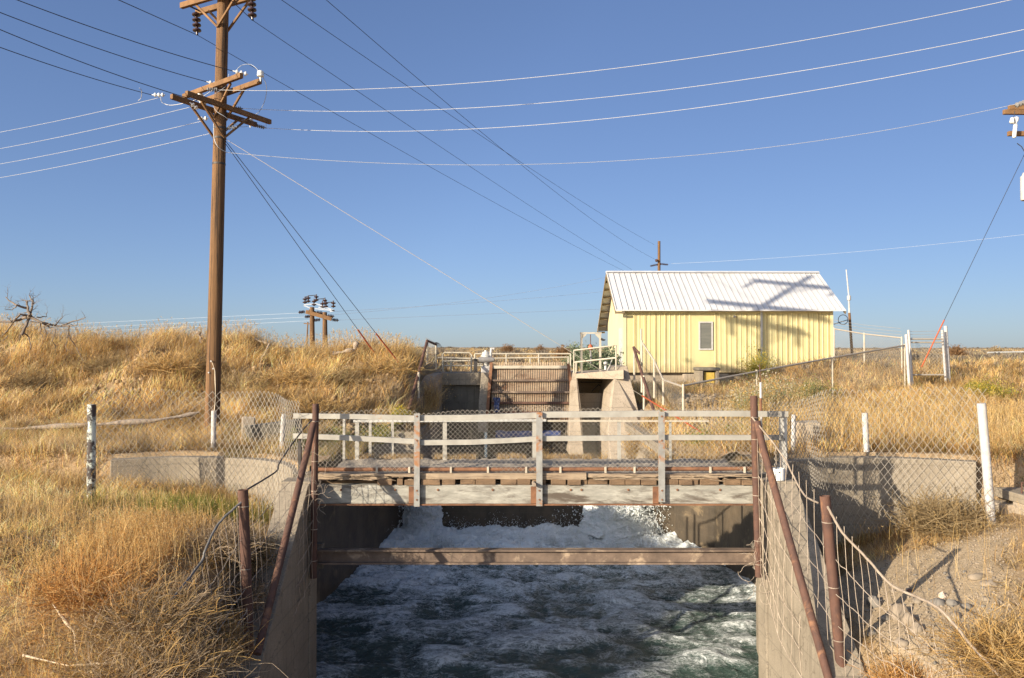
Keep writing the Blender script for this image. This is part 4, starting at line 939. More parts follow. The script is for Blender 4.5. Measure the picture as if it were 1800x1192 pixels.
for py in (583, 588, 593): MB().tube([at(1598, py, 30), at(1660, py-1, 30)], .006, 4).build('barbed_wire', M['chain_far'], t)
t = thing('pipe_barrier', 'low two rail pipe barrier on the plain at the right edge', 'barrier', at(1770, 640, 60))
for a, b in (((1736, 620), (1830, 618)), ((1737, 629), (1830, 627))): MB().tube([at(*a, 60), at(*b, 60)], .07, 8).build('rail', M['galv'], t)
for px in (1748, 1755, 1815): MB().tube([at(px, 619, 60), at(px, 645, 60)], .09, 8).build('post', M['steel_dark'], t)
# ------------------------------------------------------------------ yellow house
HR = R(1.2); ho = at(1097, 655, 35.0); hux = Vector((math.cos(HR), math.sin(HR), 0)); huy = Vector((-math.sin(HR), math.cos(HR), 0))
def hs(a, b, z): p = ho+hux*a+huy*b; return (p.x, p.y, z)
zb = ho.z; ze = 1.80; zr_ = 3.72; LEN = 9.25; DEP = 5.0
house = thing('metal_house', 'pale yellow ribbed metal building with white metal gable roof', 'building', ho)
def hbox(mb, a0, a1, b0, b1, z0, z1):
    vs = [hs(a, b, z) for a in (a0, a1) for b in (b0, b1) for z in (z0, z1)]
    return mb.add(vs, [(0, 1, 3, 2), (4, 6, 7, 5), (0, 4, 5, 1), (2, 3, 7, 6), (0, 2, 6, 4), (1, 5, 7, 3)])
rise = (zr_-ze)/2.9
# walls
mb = MB(); top = lambda b: ze+.30*rise+(b*rise if b < 2.6 else (5.2-b)*rise)
zw = ze+.02
hbox(mb, 0, LEN, 0, .08, zb, zw); mb.build('wall', M['yellow'], house)
mb = MB(); hbox(mb, 0, LEN, DEP-.08, DEP, zb-.1, 1.35); mb.build('wall', M['yellow'], house)
for a0, a1 in ((0, .08), (LEN-.08, LEN)):
    mb = MB(); P_ = [(.081, zb-.02), (.081, zw), (2.6, zr_-.1), (DEP-.081, 1.42), (DEP-.081, zb-.02)]
    vs = [hs(a0, b, z) for b, z in P_]+[hs(a1, b, z) for b, z in P_]; n = 5
    mb.add(vs, [tuple(range(n))[::-1], tuple(range(n, 2*n))]+[(i, (i+1) % n, n+(i+1) % n, n+i) for i in range(n)]); mb.build('gable_wall', M['yellow_pale'], house)
# ribs of the siding: sharp ridges with a slanted side
def ribs(a0, a1, step, wd, hgt, m, name):
    mb = MB(); a = a0
    while a < a1:
        vs = []
        for z in (zb+.01, zw-.01): vs += [hs(a, -.001, z), hs(a+wd*.3, -hgt, z), hs(a+wd*.6, -hgt, z), hs(a+wd, -.001, z)]
        mb.add(vs, [(0, 1, 5, 4), (1, 2, 6, 5), (2, 3, 7, 6), (0, 3, 2, 1), (4, 5, 6, 7), (0, 4, 7, 3)]); a += step
    return mb.build(name, m, house)
ribs(.42, 3.1, .225, .07, .022, M['yellow'], 'siding_ribs'); ribs(4.0, 6.0, .225, .07, .022, M['yellow'], 'siding_ribs'); ribs(6.25, LEN-.1, .23, .08, .024, M['yellow'], 'siding_ribs')
ribs(.50, 3.1, .45, .022, .027, M['yellow_edge'], 'rib_edges'); ribs(4.07, 6.0, .45, .022, .027, M['yellow_edge'], 'rib_edges'); ribs(6.33, LEN-.1, .46, .022, .029, M['yellow_edge'], 'rib_edges')
for a in (3.13,): pass
mb = MB(); hbox(mb, -.03, .10, -.03, .10, zb, zw-.02); hbox(mb, LEN-.1, LEN+.02, -.03, .10, zb, zw-.02); mb.build('corner_trim', M['yellow_pale'], house)
mb = MB(); hbox(mb, 0, LEN, -.035, -.004, zw-.14, zw-.01); mb.build('eave_trim', M['yellow'], house)
mb = MB(); hbox(mb, .15, LEN-.1, .25, DEP-.2, zb-.9, zb-.003); mb.build('foundation', M['concrete_pale'], house)
mb = MB(); hbox(mb, 2.6, 4.6, -.12, .22, zb-.75, zb-.06); mb.build('footing', M['concrete_pale'], house, bevel=.03)
# roof: two slopes with real thickness
def slope(b0, z0, b1, z1, name):
    mb = MB(); th = .05; oa, ob = -.42, LEN+.45
    vs = [hs(a, b, z+dz) for a in (oa, ob) for b, z in ((b0, z0), (b1, z1)) for dz in (0, th)]
    mb.add(vs, [(0, 1, 3, 2), (4, 6, 7, 5), (0, 4, 5, 1), (2, 3, 7, 6), (0, 2, 6, 4), (1, 5, 7, 3)]); return mb.build(name, M['roof'], house)
rf = slope(-.35, ze-.03, 2.6, zr_, 'roof'); slope(2.603, zr_, 6.0, 1.05, 'roof')
mb = MB(); a = -.40
while a < LEN+.45:
    for da, wd, hg in ((0, .03, .03),):
        vs = []
        for b, z in ((-.355, ze-.03+.05), (2.58, zr_+.045)): vs += [hs(a+da, b, z), hs(a+da+wd*.25, b, z+hg), hs(a+da+wd*.75, b, z+hg), hs(a+da+wd, b, z)]
        mb.add(vs, [(0, 1, 5, 4), (1, 2, 6, 5), (2, 3, 7, 6), (0, 3, 2, 1), (4, 5, 6, 7), (0, 4, 7, 3)])
    a += .26
mb.build('roof_ribs', M['roof_rib'], rf)
mb = MB(); mb.add([hs(a, b, z) for a in (-.43, LEN+.46) for b, z in ((2.42, zr_-.02+.03), (2.6, zr_+.10), (2.78, zr_-.02+.02))], [(0, 1, 4, 3), (1, 2, 5, 4), (0, 2, 1), (3, 4, 5), (0, 3, 5, 2)]); mb.build('ridge_cap', M['roof'], rf)
mb = MB()
for b0, z0, b1, z1 in ((-.33, ze-.045, 2.58, zr_-.02), (2.63, zr_-.02, 5.95, 1.04)):
    MB().beam(hs(LEN+.44, b0, z0-.06), hs(LEN+.44, b1, z1-.06), .03, .14).build('barge_board', M['soffit'], rf); mb = MB()
    mb.beam(hs(-.41, b0, z0-.06), hs(-.41, b1, z1-.06), .03, .14)
    for k in range(9):
        f = k/8; b = b0+(b1-b0)*f; z = z0+(z1-z0)*f-.06; mb.beam(hs(-.40, b, z), hs(-.02, b, z), .04, .09)
    mb.build('rafter_ends', M['soffit'], rf)
# window
wa0, wa1, wz0, wz1 = 3.30, 3.92, .07, 1.32
wf = MB()
hbox(wf, wa0, wa0+.06, -.05, -.002, wz0, wz1); hbox(wf, wa1-.06, wa1, -.05, -.002, wz0, wz1); hbox(wf, wa0+.06, wa1-.06, -.05, -.002, wz1-.06, wz1); hbox(wf, wa0+.06, wa1-.06, -.05, -.002, wz0, wz0+.06)
wf = wf.build('window', M['white_paint'], house)
p = MB(); hbox(p, wa0+.06, wa1-.06, -.02, -.004, wz0+.06, wz1-.06); p.build('pane', M['glass'], wf)
# downspout, gable door, lamp, little box
p = MB(); hbox(p, 6.02, 6.10, -.10, -.03, zb+.1, zw-.05); p.build('downspout', M['galv'], house)
p = MB(); hbox(p, 4.83, 4.93, -.09, -.002, 1.50, 1.58); p.build('vent_cap', M['ceramic_grey'], house)
p = MB(); hbox(p, 5.93, 5.99, -.09, -.002, .0, .12); p.build('outlet_box', M['rust'], house)
p = MB(); vs = MB(); hbox(p, -.05, -.002, .35, 1.15, zb+.05, 1.05); p.build('door', M['white_paint'], house)
p = MB(); p.lathe(hs(-.12, .75, 2.15), (1, 0, 0), [(0, .02), (.02, .1), (.12, .05)], 10); p.build('lamp', M['white_paint'], house)
# stone box with an opening below the window
sb = thing('concrete_vault', 'small weathered concrete vault with amber glass in its opening below the window', 'vault', at(1247, 690, 33.6))
a = at(1228, 647, 33.6); b = at(1265, 692, 33.6); x0, x1, z1, z0 = a.x, b.x, a.z, b.z-.1; y = 33.6
mb = MB(); mb.box(x0, x0+.20, y, y+.9, z0, z1-.12); mb.box(x1-.14, x1, y, y+.9, z0, z1-.12); mb.box(x0+.20, x1-.14, y, y+.9, z0, z0+.52); mb.box(x0+.20, x1-.14, y+.4, y+.9, z0+.52, z1-.12); mb.build('body', M['concrete'], sb, bevel=.03)
MB().box(x0-.04, x1+.04, y-.04, y+.94, z1-.118, z1+.02).build('lid', M['concrete_dark'], sb, bevel=.05)
MB().box(x0+.28, x1-.18, y+.15, y+.3, z0+.53, z1-.18).build('glass_block', M['yellow_glass'], sb)
# ------------------------------------------------------------------ poles
def pole(parent, top, base, r0, r1, m, n=16):
    top = Vector(top); base = Vector(base); P = [top.lerp(base, i/10) for i in range(11)]
    return MB().tube(P, [r0+(r1-r0)*i/10 for i in range(11)], n).build('pole', m, parent)
def bells(p0, d, nb, r, gap, m, parent, name='insulator'):
    prof = [(0, r*.25)]
    for i in range(nb): t_ = .03+i*gap; prof += [(t_, r*.35), (t_+gap*.15, r*.95), (t_+gap*.4, r), (t_+gap*.5, r*.9), (t_+gap*.55, r*.3)]
    prof.append((nb*gap+.06, r*.25)); o = MB().lathe(p0, d, prof, 14).build(name, m, parent)
    return Vector(p0)+Vector(d).normalized()*(nb*gap+.06)
YP = 20.0
pb = at(372, 770, YP); pb.z = float(H(pb.x, pb.y))-.3
ptop = at(392, 0, YP); dirp = (ptop-at(373, 700, YP)).normalized(); ptop = at(373, 700, YP)+dirp*13.7
mp = thing('power_pole', 'tall weathered wooden power pole with several crossarms standing at the foot of the left bank', 'power pole', pb)
pole(mp, ptop, pb, .125, .185, M['pole'], 20)
def pol(z): f = (z-pb.z)/(ptop.z-pb.z); return pb.lerp(ptop, f)
def arm_pair(z, half, ang, m, sep=.16, wd=.095, h=.12, label=None):
    c = pol(z); d = Vector((math.cos(ang), math.sin(ang), 0)); s = Vector((-d.y, d.x, 0))
    out = []
    for q in (-1, 1):
        MB().beam(c+s*sep*q-d*half[0], c+s*sep*q+d*half[1], wd, h).build('crossarm', m, mp, bevel=.006)
        out.append(c+s*sep*q)
    return c, d, s
zA = 8.95
def solve_z(py, Y=YP): return at(392, py, Y).z
# arms: transmission arm at the picture's top edge, a longer one above the frame, and the distribution arms
c1, d1, s1 = arm_pair(zA-.05, (1.25, 1.25), R(-28), M['arm'], sep=.24, wd=.1, h=.14)
c0, d0, s0 = arm_pair(11.65, (1.6, 1.6), R(-28), M['arm'], sep=.22, wd=.11, h=.15)
c2, d2, s2 = arm_pair(6.62, (1.30, 1.30), R(-38), M['arm'], sep=.26)
c3, d3, s3 = arm_pair(6.12, (1.25, 1.45), R(62), M['arm'], sep=.26)
def brace(c, d, s, q, e, dz=.75, off=.2):
    a = c+s*off*q+d*e-Vector((0, 0, .06)); b = pol(c.z-dz)+s*off*q*.8
    MB().beam(a, b, .045, .05).build('crossarm_brace', M['arm'], mp)
for q in (-1, 1):
    for e in (-.75, .75): brace(c2, d2, s2, q, e); brace(c1, d1, s1, q, e); brace(c0, d0, s0, q, e)
    brace(c3, d3, s3, q, -.75); brace(c3, d3, s3, q, .75)
c5, d5, s5 = arm_pair(9.65, (1.9, 1.9), R(-28), M['arm'], sep=.22, wd=.11, h=.15)
for q in (-1, 1):
    for e in (-.9, .9): brace(c5, d5, s5, q, e)
def apx(name, P): print(name, [round(v) for v in prj(P)])
# suspension insulators of the transmission arm
pa = c1-d1*.98-Vector((0, 0, .12)); sA = bells(pa, (0.05, 0, -1), 4, .11, .135, M['ceramic_dark'], mp)
pb_ = c1+d1*.98-Vector((0, 0, .12)); sB = bells(pb_, (0.05, 0, -1), 4, .11, .135, M['ceramic_dark'], mp)
pc_ = c0-d0*1.5-Vector((0, 0, .1)); sC = bells(pc_, (0, 0, -1), 4, .11, .135, M['ceramic_dark'], mp)
pd_ = c0+d0*1.5-Vector((0, 0, .1)); sD = bells(pd_, (0, 0, -1), 4, .11, .135, M['ceramic_dark'], mp)
MB().beam(c1-s1*.26-d1*.98-Vector((0, 0, .05)), c1+s1*.26-d1*.98-Vector((0, 0, .05)), .05, .02).build('hanger', M['steel_dark'], mp)
for n_, p_ in (('sA', sA), ('sB', sB)): apx(n_, p_)
apx('c2l', c2-d2*1.3); apx('c2r', c2+d2*1.3); apx('c3a', c3-d3*1.25); apx('c3b', c3+d3*1.45)
# strain insulators to the left lines
WL = []   # wires: (A, M, B, material, radius, label)
def strain(p, d, m=M['ceramic'], nb=3, r=.055, gap=.10): return bells(p, d, nb, r, gap, m, mp, 'strain_insulator')
e1 = [strain(at(290, 167, 21.0), (-1, .05, .02)), strain(at(388, 150, 20.6), (-.9, -.2, .18)), strain(at(436, 131, 19.1), (-1, -.2, .18)), strain(at(366, 180, 20.3), (-1, -.2, .1), nb=2)]
g1 = [strain(at(363, 157, 19.2), (1, .1, -.02), M['ceramic_grey'], 5, .05, .05), strain(at(402, 190, 20.6), (1, .1, 0), M['ceramic_grey'], 6, .05, .05), strain(at(443, 219, 21.4), (1, 0, -.25), M['ceramic_grey'], 6, .05, .055)]
for p_, q in (((458, 133), 18.9), ((440, 215), 21.3), ((352, 172), 20.2)):
    MB().lathe(at(p_[0], p_[1]+3, q), (0, 0, 1), [(-.1, .012), (0, .03), (.02, .08), (.07, .085), (.08, .07), (.10, .08), (.14, .075), (.16, .04)], 12).build('pin_insulator', M['ceramic'], mp)
f1 = [strain(at(392, 226, 20.1), (1, 0, .12), nb=3), strain(at(366, 208, 20), (-1, 0, -.1), nb=2), strain(at(348, 192, 19.4), (-.6, 0, .5), nb=2)]
def jumper(pts, r=.009, m=M['wire_bright']):
    P = [at(*p) for p in pts]; out = []
    for i in range(len(P)-1):
        p0 = P[max(i-1, 0)]; p1 = P[i]; p2 = P[i+1]; p3 = P[min(i+2, len(P)-1)]
        for k_ in range(6):
            f = k_/6; out.append(.5*((2*p1)+(-p0+p2)*f+(2*p0-5*p1+4*p2-p3)*f*f+(-p0+3*p1-3*p2+p3)*f**3))
    MB().tube(out+[P[-1]], r, 6).build('jumper_wire', m, mp)
jumper([(283, 172, 21), (285, 180, 21), (300, 185, 20.8), (330, 180, 20.4), (352, 172, 20.2), (372, 160, 19.4), (380, 155, 19.3)])
jumper([(415, 124, 18.9), (425, 115, 18.9), (442, 114, 18.9), (457, 128, 18.9), (468, 150, 19.2), (466, 175, 20), (455, 197, 20.8), (440, 205, 21), (425, 212, 20.8)], .007, M['wire_mid'])
jumper([(376, 215, 19.7), (376, 240, 19.7), (383, 258, 19.7), (398, 268, 19.9)], .010)
jumper([(455, 203, 21), (466, 210, 21), (468, 226, 21.3)], .006, M['wire_mid'])
jumper([(372, 180, 19.7), (380, 195, 19.7), (395, 205, 19.7), (420, 222, 20), (436, 222, 20.5)], .006, M['wire_mid'])
jumper([(402, 130, 19.7), (398, 150, 19.6), (378, 165, 19.4)], .006, M['wire_mid'])
for z in (5.6, 5.35, 4.7): MB().lathe(pol(z), (0, 0, 1), [(0, .150), (.002, .163), (.05, .163), (.052, .150)], 16).build('band', M['steel_dark'], mp)
for px, py in ((371, 635), (375, 648), (367, 655)): MB().lathe(at(px, py, YP-.19), (0, -1, 0), [(0, .02), (.02, .02), (.02, 0)], 6).build('tag_nail', M['white_paint'], mp)
# other poles
def dist_pole(label, px, ptop_, pbase, Y, r, m=M['pole_far'], lean=0):
    a = at(px+lean, ptop_, Y); b = at(px, pbase, Y); tt = thing('power_pole', label, 'power pole', b); pole(tt, a, b, r*.8, r, m, 10); return tt
rp = dist_pole('wooden power pole at the right edge carrying a transformer, mostly out of view', 1840, 120, 680, 21, .16, M['pole'])
for a, b, y in (((1764, 197), (1920, 199), 20.7), ((1773, 189), (1925, 190), 21.3), ((1772, 235), (1900, 236), 20.8)): MB().beam(at(*a, y), at(*b, y), .10, .12).build('crossarm', M['arm'], rp, bevel=.006)
a = at(1786, 219, 20.6); MB().lathe(a+Vector((0, 0, .1)), (-.12, 0, -1), [(-.1, .03), (-.08, .06), (0, .06), (.05, .03), (.1, .035), (.12, .05), (.42, .05), (.45, .03)], 12).build('fuse_cutout', M['ceramic'], rp)
a = at(1779, 221, 20.6); MB().lathe(a+Vector((0, 0, .05)), (0.25, 0, 1), [(0, .03), (.02, .07), (.14, .07), (.16, .03)], 12).build('fuse_cutout', M['ceramic'], rp)
rp_ins = bells(at(1784, 186, 20.7), (1, 0, .35), 3, .07, .09, M['ceramic_grey'], rp)
MB().lathe(at(1806, 352, 20.8), (0, 0, 1), [(0, 0), (0, .15), (.03, .16), (.62, .16), (.66, .12), (.72, .1), (.74, 0)], 16).build('transformer', M['white_paint'], rp)
P = [at(1784, 195, 20.5), at(1782, 208, 20.5), at(1784, 218, 20.5)]; MB().tube(P, .008, 5).build('lead', M['wire_dark'], rp)
P = [at(1788, 252, 20.5), at(1796, 258, 20.5), at(1803, 270, 20.5)]; MB().tube(P, .012, 5).build('lead', M['wire_dark'], rp)
# H structure on the plain behind the left bank
YH = 55.0
hf = thing('pole_structure', 'double pole switching structure with dark stacked insulators far behind the left bank', 'power pole', at(558, 625, YH))
for px, t_ in ((548.5, 540), (571, 549)): pole(hf, at(px, t_, YH), at(px+.5, 625, YH), .15, .19, M['pole'], 10)
for a, b, y in (((538, 548), (583, 561), YH-.3), ((543, 547), (583, 560), YH+.3)): MB().beam(at(*a, y), at(*b, y), .22, .26).build('crossarm', M['arm'], hf)
for a, b in (((534, 536), (556, 534)), ((534, 537), (547, 542)), ((547, 542), (588, 546)), ((556, 534), (588, 546)), ((560, 540), (572, 543)), ((580, 548), (588, 546))): MB().beam(at(*a, YH), at(*b, YH), .08, .08).build('steel_frame', M['wire_mid'], hf)
for px, py in ((536, 534), (542, 532), (556, 530), (552, 538), (571, 536), (567, 542), (586, 541), (573, 541)): bells(at(px, py, YH), (0, 0, 1), 2, .16, .22, M['ceramic_dark'], hf)
for px, py, s_ in ((536, 548, -1), (547, 556, -1), (563, 562, -1), (576, 555, 1), (584, 562, 1), (556, 549, 1)): bells(at(px, py, YH), (s_, 0, -.1), 4, .12, .10, M['ceramic_dark'], hf)
for a, b in (((536, 523), (543, 520)), ((543, 520), (556, 519)), ((558, 526), (571, 525)), ((574, 532), (586, 531))): MB().tube([at(*a, YH), at(*b, YH)], .03, 5).build('bus_bar', M['steel_dark'], hf)
fp = dist_pole('thin faint pole with a small crossarm far behind the double pole structure', 539, 566, 612, 110, .12, lean=2)
MB().beam(at(534, 568.5, 110), at(547, 569.5, 110), .15, .15).build('crossarm', M['pole_far'], fp)
hp_ = dist_pole('wooden pole with dark strain insulators rising behind the ridge of the yellow house', 1158.5, 424, 622, 70, .15, M['pole'])
for s_ in (-1, 1): bells(at(1158.5+s_*2, 464 if s_ > 0 else 465, 70), (s_, 0, -.1 if s_ > 0 else -.2), 6, .10, .11, M['ceramic_dark'], hp_)
MB().lathe(at(1156, 458, 69.8), (-1, 0, 0), [(0, .1), (.1, .14), (.2, .1)], 8).build('clamp', M['rust'], hp_)
am = thing('antenna_mast', 'thin mast with white whip antenna and cable loop right of the house', 'antenna', at(1499, 636, 42))
MB().tube([at(1493, 550, 42), at(1499, 640, 42)], [.07, .08], 8).build('mast', M['pole'], am)
MB().tube([at(1487.5, 474, 42), at(1492, 520, 42)], [.03, .04], 8).build('whip', M['white_paint'], am)
MB().lathe(at(1492.3, 528, 42), (0, 0, 1), [(0, .08), (.02, .10), (.24, .10), (.26, .05)], 10).build('antenna_base', M['white_paint'], am)
MB().tube([at(1492, 527, 42), at(1493, 552, 42)], .05, 8).build('clamp_tube', M['galv'], am)
P = [at(1482+8.5*math.cos(q), 562+8.5*math.sin(q), 42) for q in np.linspace(0, 6.3, 20)]+[at(1466, 570, 39)]; MB().tube(P, .02, 5).build('cable_loop', M['wire_dark'], am)
# ------------------------------------------------------------------ wires
def wire(label, A, Mp, B, m, r, n=40, group='overhead wires', cat='wire', name='power_line'):
    """A, B: 3D ends; Mp: pixel the sagging wire passes"""
    A = Vector(A); B = Vector(B); sag = 0
    if Mp:
        best = min(range(1, 400), key=lambda i: abs(prj(A.lerp(B, i/400))[0]-Mp[0])); t_ = best/400
        p = A.lerp(B, t_); zt = at(Mp[0], Mp[1], p.y).z; sag = (p.z-zt)/(4*t_*(1-t_))
    pts = [A.lerp(B, i/n)-Vector((0, 0, 4*sag*(i/n)*(1-i/n))) for i in range(n+1)]
    o = MB().tube(pts, r, 5).build(name, m, None, loc=A); return props(o, label, cat, group)
# bright lines to the right
wire('topmost bright wire running right from the pole and rising to the upper right corner', g1[0], (1100, 118), at(2100, -75, 13), M['wire_bright'], .0055)
wire('second bright wire running right, nearly level from the grey insulator right of the pole', g1[1], (1100, 167), at(2100, -15, 13), M['wire_bright'], .0055)
wire('third bright wire running right, from the tip of the lower crossarm', g1[2], (1000, 215), at(2100, 20, 13), M['wire_bright'], .0055)
wire('lowest bright wire sagging right from the pole to the pole at the right edge', at(398, 268, 19.9), (850, 290), rp_ins, M['wire_bright'], .0055)
# bright lines to the left
L1 = [(283, 171, 21, (0, 232)), (340, 187, 19.3, (0, 261)), (359, 212, 20, (0, 288)), (368, 235, 20, (0, 312))]
nm = ['topmost', 'second', 'third', 'lowest']
for (px, py, Y, q), w_ in zip(L1, nm):
    e = at(q[0]-250, q[1]+(q[1]-py)/px*250*.62, 34); wire(w_+' bright wire falling to the left edge from the pole', at(px, py, Y), (q[0]+2, q[1]), e, M['wire_bright'], .0055)
# thin dark lines from the upper left
for e, q, w_ in ((e1[0], (0, 83), 'lowest'), (e1[3], (0, 52), 'third'), (e1[1], (0, 22), 'second'), (e1[2], (30, 0), 'topmost')):
    px, py = prj(e); sl_ = (q[1]-py)/(q[0]-px); f = at(q[0]-300, q[1]-300*sl_*1.25, 13); wire(w_+' thin dark wire coming to the pole from the upper left', e, (q[0], q[1]), f, M['wire_dark'], .009)
jumper([(245, 155, 20.3), (249, 160, 20.4), (248, 172, 20.6), (243, 177, 20.7)], .008)
# long transmission lines over the scene
FAR = [at(1096, 476, 69), at(1111, 474, 69), at(1150, 430, 70), at(1156, 458, 70)]
wire('dark line from the left hanging insulator sinking to the roof of the house', sA, (700, 262), FAR[0], M['wire_dark'], .0075)
wire('dark line behind the left hanging insulator out past the upper left edge', sA, None, at(-250, -205, 9.5), M['wire_dark'], .009)
wire('dark line from the right hanging insulator sinking to the roof of the house', sB, (720, 222), FAR[1], M['wire_dark'], .0075)
wire('dark line behind the right hanging insulator leaving over the top edge', sB, None, at(330, -70, 14), M['wire_dark'], .009)
wire('dark line from the top edge left of centre down to the pole behind the house', at(440, -38, 17), (750, 175), FAR[2], M['wire_dark'], .0075)
wire('dark line from the top edge nearest the centre down to the pole behind the house', at(530, -38, 17), (800, 195), FAR[3], M['wire_dark'], .0075)
# faint far lines
wire('upper faint pale line between the double pole structure and the house ridge', at(588, 553, 55), (850, 525), at(1072, 486, 68), M['wire_mid'], .009)
wire('middle faint pale line behind the guy wires towards the house', at(560, 549, 55), (850, 531), at(1068, 512, 68), M['wire_mid'], .009)
wire('lower faint line from the double pole structure to the right', at(590, 563, 55), None, at(1066, 543, 68), M['wire_mid'], .009)
for k_, (a, b) in enumerate((((534, 550), (-40, 577)), ((545, 557), (-40, 585)), ((562, 563), (-40, 593)))):
    wire(['upper', 'middle', 'lower'][k_]+' faint pale line left of the double pole structure, low over the bank', at(*a, 55), None, at(*b, 70), M['wire_mid'], .009)
wire('faint line running right from the pole behind the house towards the right edge', at(1180, 463.5, 70), (1500, 443), at(1900, 400, 60), M['wire_mid'], .009)
# guy wires with orange guards
def guy(label, A, K, B, m, r, gr=.024):
    """A top, K pixel+Y where the guard starts, B anchor"""
    tt = thing('guy_wire', label, 'guy wire', B); A = Vector(A); B = Vector(B); Kp = A.lerp(B, K)
    MB().tube([A, B], r, 5).build('cable', m, tt); MB().tube([Kp, B+(Kp-B)*.0], gr, 8).build('guard', M['orange'], tt)
def ground_hit(px, py, Y): p = at(px, py, Y); return p
def kfrac(A, B, px):
    return min(range(1, 1000), key=lambda i: abs(prj(Vector(A).lerp(Vector(B), i/1000))[0]-px))/1000
A = pol(5.45); B = at(657, 619, 25.6); guy('left one of two guy wires ending in orange guards on the left bank', A, kfrac(A, B, 629), B, M['wire_dark'], .009)
A = pol(5.50); B = at(703, 640, 25.2); guy('right one of two guy wires ending in orange guards on the left bank', A, kfrac(A, B, 661), B, M['wire_dark'], .009)
A = pol(5.45); B = at(1246, 768, 18.6); guy('long pale guy wire crossing to an orange guard behind the footbridge rail', A, kfrac(A, B, 1128), B, M['chain_far'], .006, .018)
A = at(1840, 190, 21); B = at(1620, 645, 24.5); guy('dark guy wire from the right edge pole with orange guard behind the walk gate', A, kfrac(A, B, 1660), B, M['wire_dark'], .008, .02)
# ------------------------------------------------------------------ vegetation
def in_hole(X, Y, mrg=.0):
    a = (Y < 16.5) & (X > -4.0+mrg) & (X < 4.95-mrg)
    b = (Y >= 16.3) & (Y < 25.7) & (X > np.where(Y < 22.5, GX0-.5, -2.65)) & (X < GX1+.02)
    c = (Y >= 24.5) & (Y < 29.6) & (X > -3.2) & (X < 4.4)
    dk = (Y > 13.9) & (Y < 16.45) & (X > -4.4) & (X < 4.95)
    yw = ywall(X); w_ = (np.abs(Y-yw-.21) < .25) & (X > -8.25) & (X < 9.35)
    hx = (X > 4.7) & (X < 14.6) & (Y > 34.9) & (Y < 41)
    bx = (X > 9.4) & (X < 11.5) & (Y > 14.8) & (Y < 16)
    return a | b | c | dk | w_ | hx | bx
STRAW = np.array([(.70, .48, .19), (.64, .41, .14), (.76, .55, .26), (.52, .33, .13), (.70, .52, .27), (.30, .19, .09)])
ORANGE = np.array([(.70, .40, .13), (.60, .32, .10), (.74, .46, .18), (.46, .24, .09), (.76, .52, .25)])
GREY = np.array([(.52, .40, .27), (.44, .34, .23), (.60, .48, .34), (.34, .25, .16), (.48, .34, .19)])
GREEN = np.array([(.16, .19, .05), (.22, .22, .05), (.12, .16, .05), (.30, .27, .06), (.36, .30, .07)])
def blades(P, h, wd, lean, col):
    """tapering bent blades; P (n,3), h, wd (n), lean (n,2) metres at the tip"""
    n = len(P); a = rng.uniform(0, math.pi, n); s = np.stack([np.cos(a), np.sin(a), 0*a], 1)*wd[:, None]*.5
    ld = np.concatenate([lean, np.zeros((n, 1))], 1); up = np.array([0, 0, 1.])*h[:, None]
    m = P+up*.55+ld*.30; tp = P+up+ld
    V = np.stack([P-s, P+s, m-s*.8, m+s*.8, tp], 1).reshape(-1, 3)
    b = np.arange(n)[:, None]*5; T = np.concatenate([b+np.array([0, 1, 3]), b+np.array([0, 3, 2]), b+np.array([2, 3, 4])])
    return V, T, np.repeat(col, 5, 0)
def pick(pal, n): return pal[rng.integers(0, len(pal), n)]
def scatter(n, Y0_, Y1_, xr, dens):
    Y = np.exp(rng.uniform(math.log(Y0_), math.log(Y1_), n)); X = rng.uniform(-1, 1, n)*(.70*Y+1.5)
    if xr: k = (X > xr[0]) & (X < xr[1]); X, Y = X[k], Y[k]
    k = ~in_hole(X, Y); X, Y = X[k], Y[k]
    k = rng.random(len(X)) < dens(X, Y); return X[k], Y[k]
def grass(name, label, n, Y0_, Y1_, xr, dens, height, width, style, perclump=9, spread=.07, leanf=.5, bright=1.0, wind=(0, 0)):
    X, Y = scatter(n//perclump, Y0_, Y1_, xr, dens)
    cl = rng.normal(0, 1, (len(X), 2))*leanf*.55; hs_ = rng.uniform(.55, 1.25, len(X)); tone = rng.uniform(.55, 1.28, len(X))*bright*(.66+.70*sst(fbm(X*1.4, Y*1.4, 4, 77), .3, .66))
    hue = fbm(X*.7, Y*.7, 3, 71)
    k = np.repeat(np.arange(len(X)), perclump); X = X[k]+rng.normal(0, spread, len(k)); Y = Y[k]+rng.normal(0, spread, len(k))
    ok = ~in_hole(X, Y); X, Y, k = X[ok], Y[ok], k[ok]; m = len(X)
    hh = height(X, Y)*hs_[k]*rng.uniform(.35, 1.2, m); w_ = width(X, Y)*rng.uniform(.6, 1.4, m)
    ln = (cl[k]+rng.normal(0, leanf, (m, 2))+np.array(wind)*2)*hh[:, None]
    flat = rng.random(m) < .16; ln[flat] *= 2.2; hh = np.where(flat, hh*.45, hh)
    pal = style(X, Y, hue[k])
    col = pal*tone[k][:, None]*rng.uniform(.8, 1.15, (m, 1))
    V, T, C = blades(np.stack([X, Y, H(X, Y)-.03], 1), hh, w_, ln, np.clip(col, 0, .9))
    o = npmesh(name, V, T, M['plant'], col=C); props(o, label, kind='stuff'); return o
def mixpal(ws):
    """ws: list of (palette, weight fn array)"""
    def f(X, Y, hue):
        W = np.stack([w_(X, Y, hue) for _, w_ in ws], 1); W = np.clip(W, 0, None)+1e-6; W = np.cumsum(W/W.sum(1, keepdims=True), 1)
        r = rng.random(len(X))[:, None]; c = (r > W).sum(1).clip(0, len(ws)-1)
        out = np.zeros((len(X), 3))
        for i, (p, _) in enumerate(ws): q = c == i; out[q] = pick(p, q.sum())
        return out
    return f
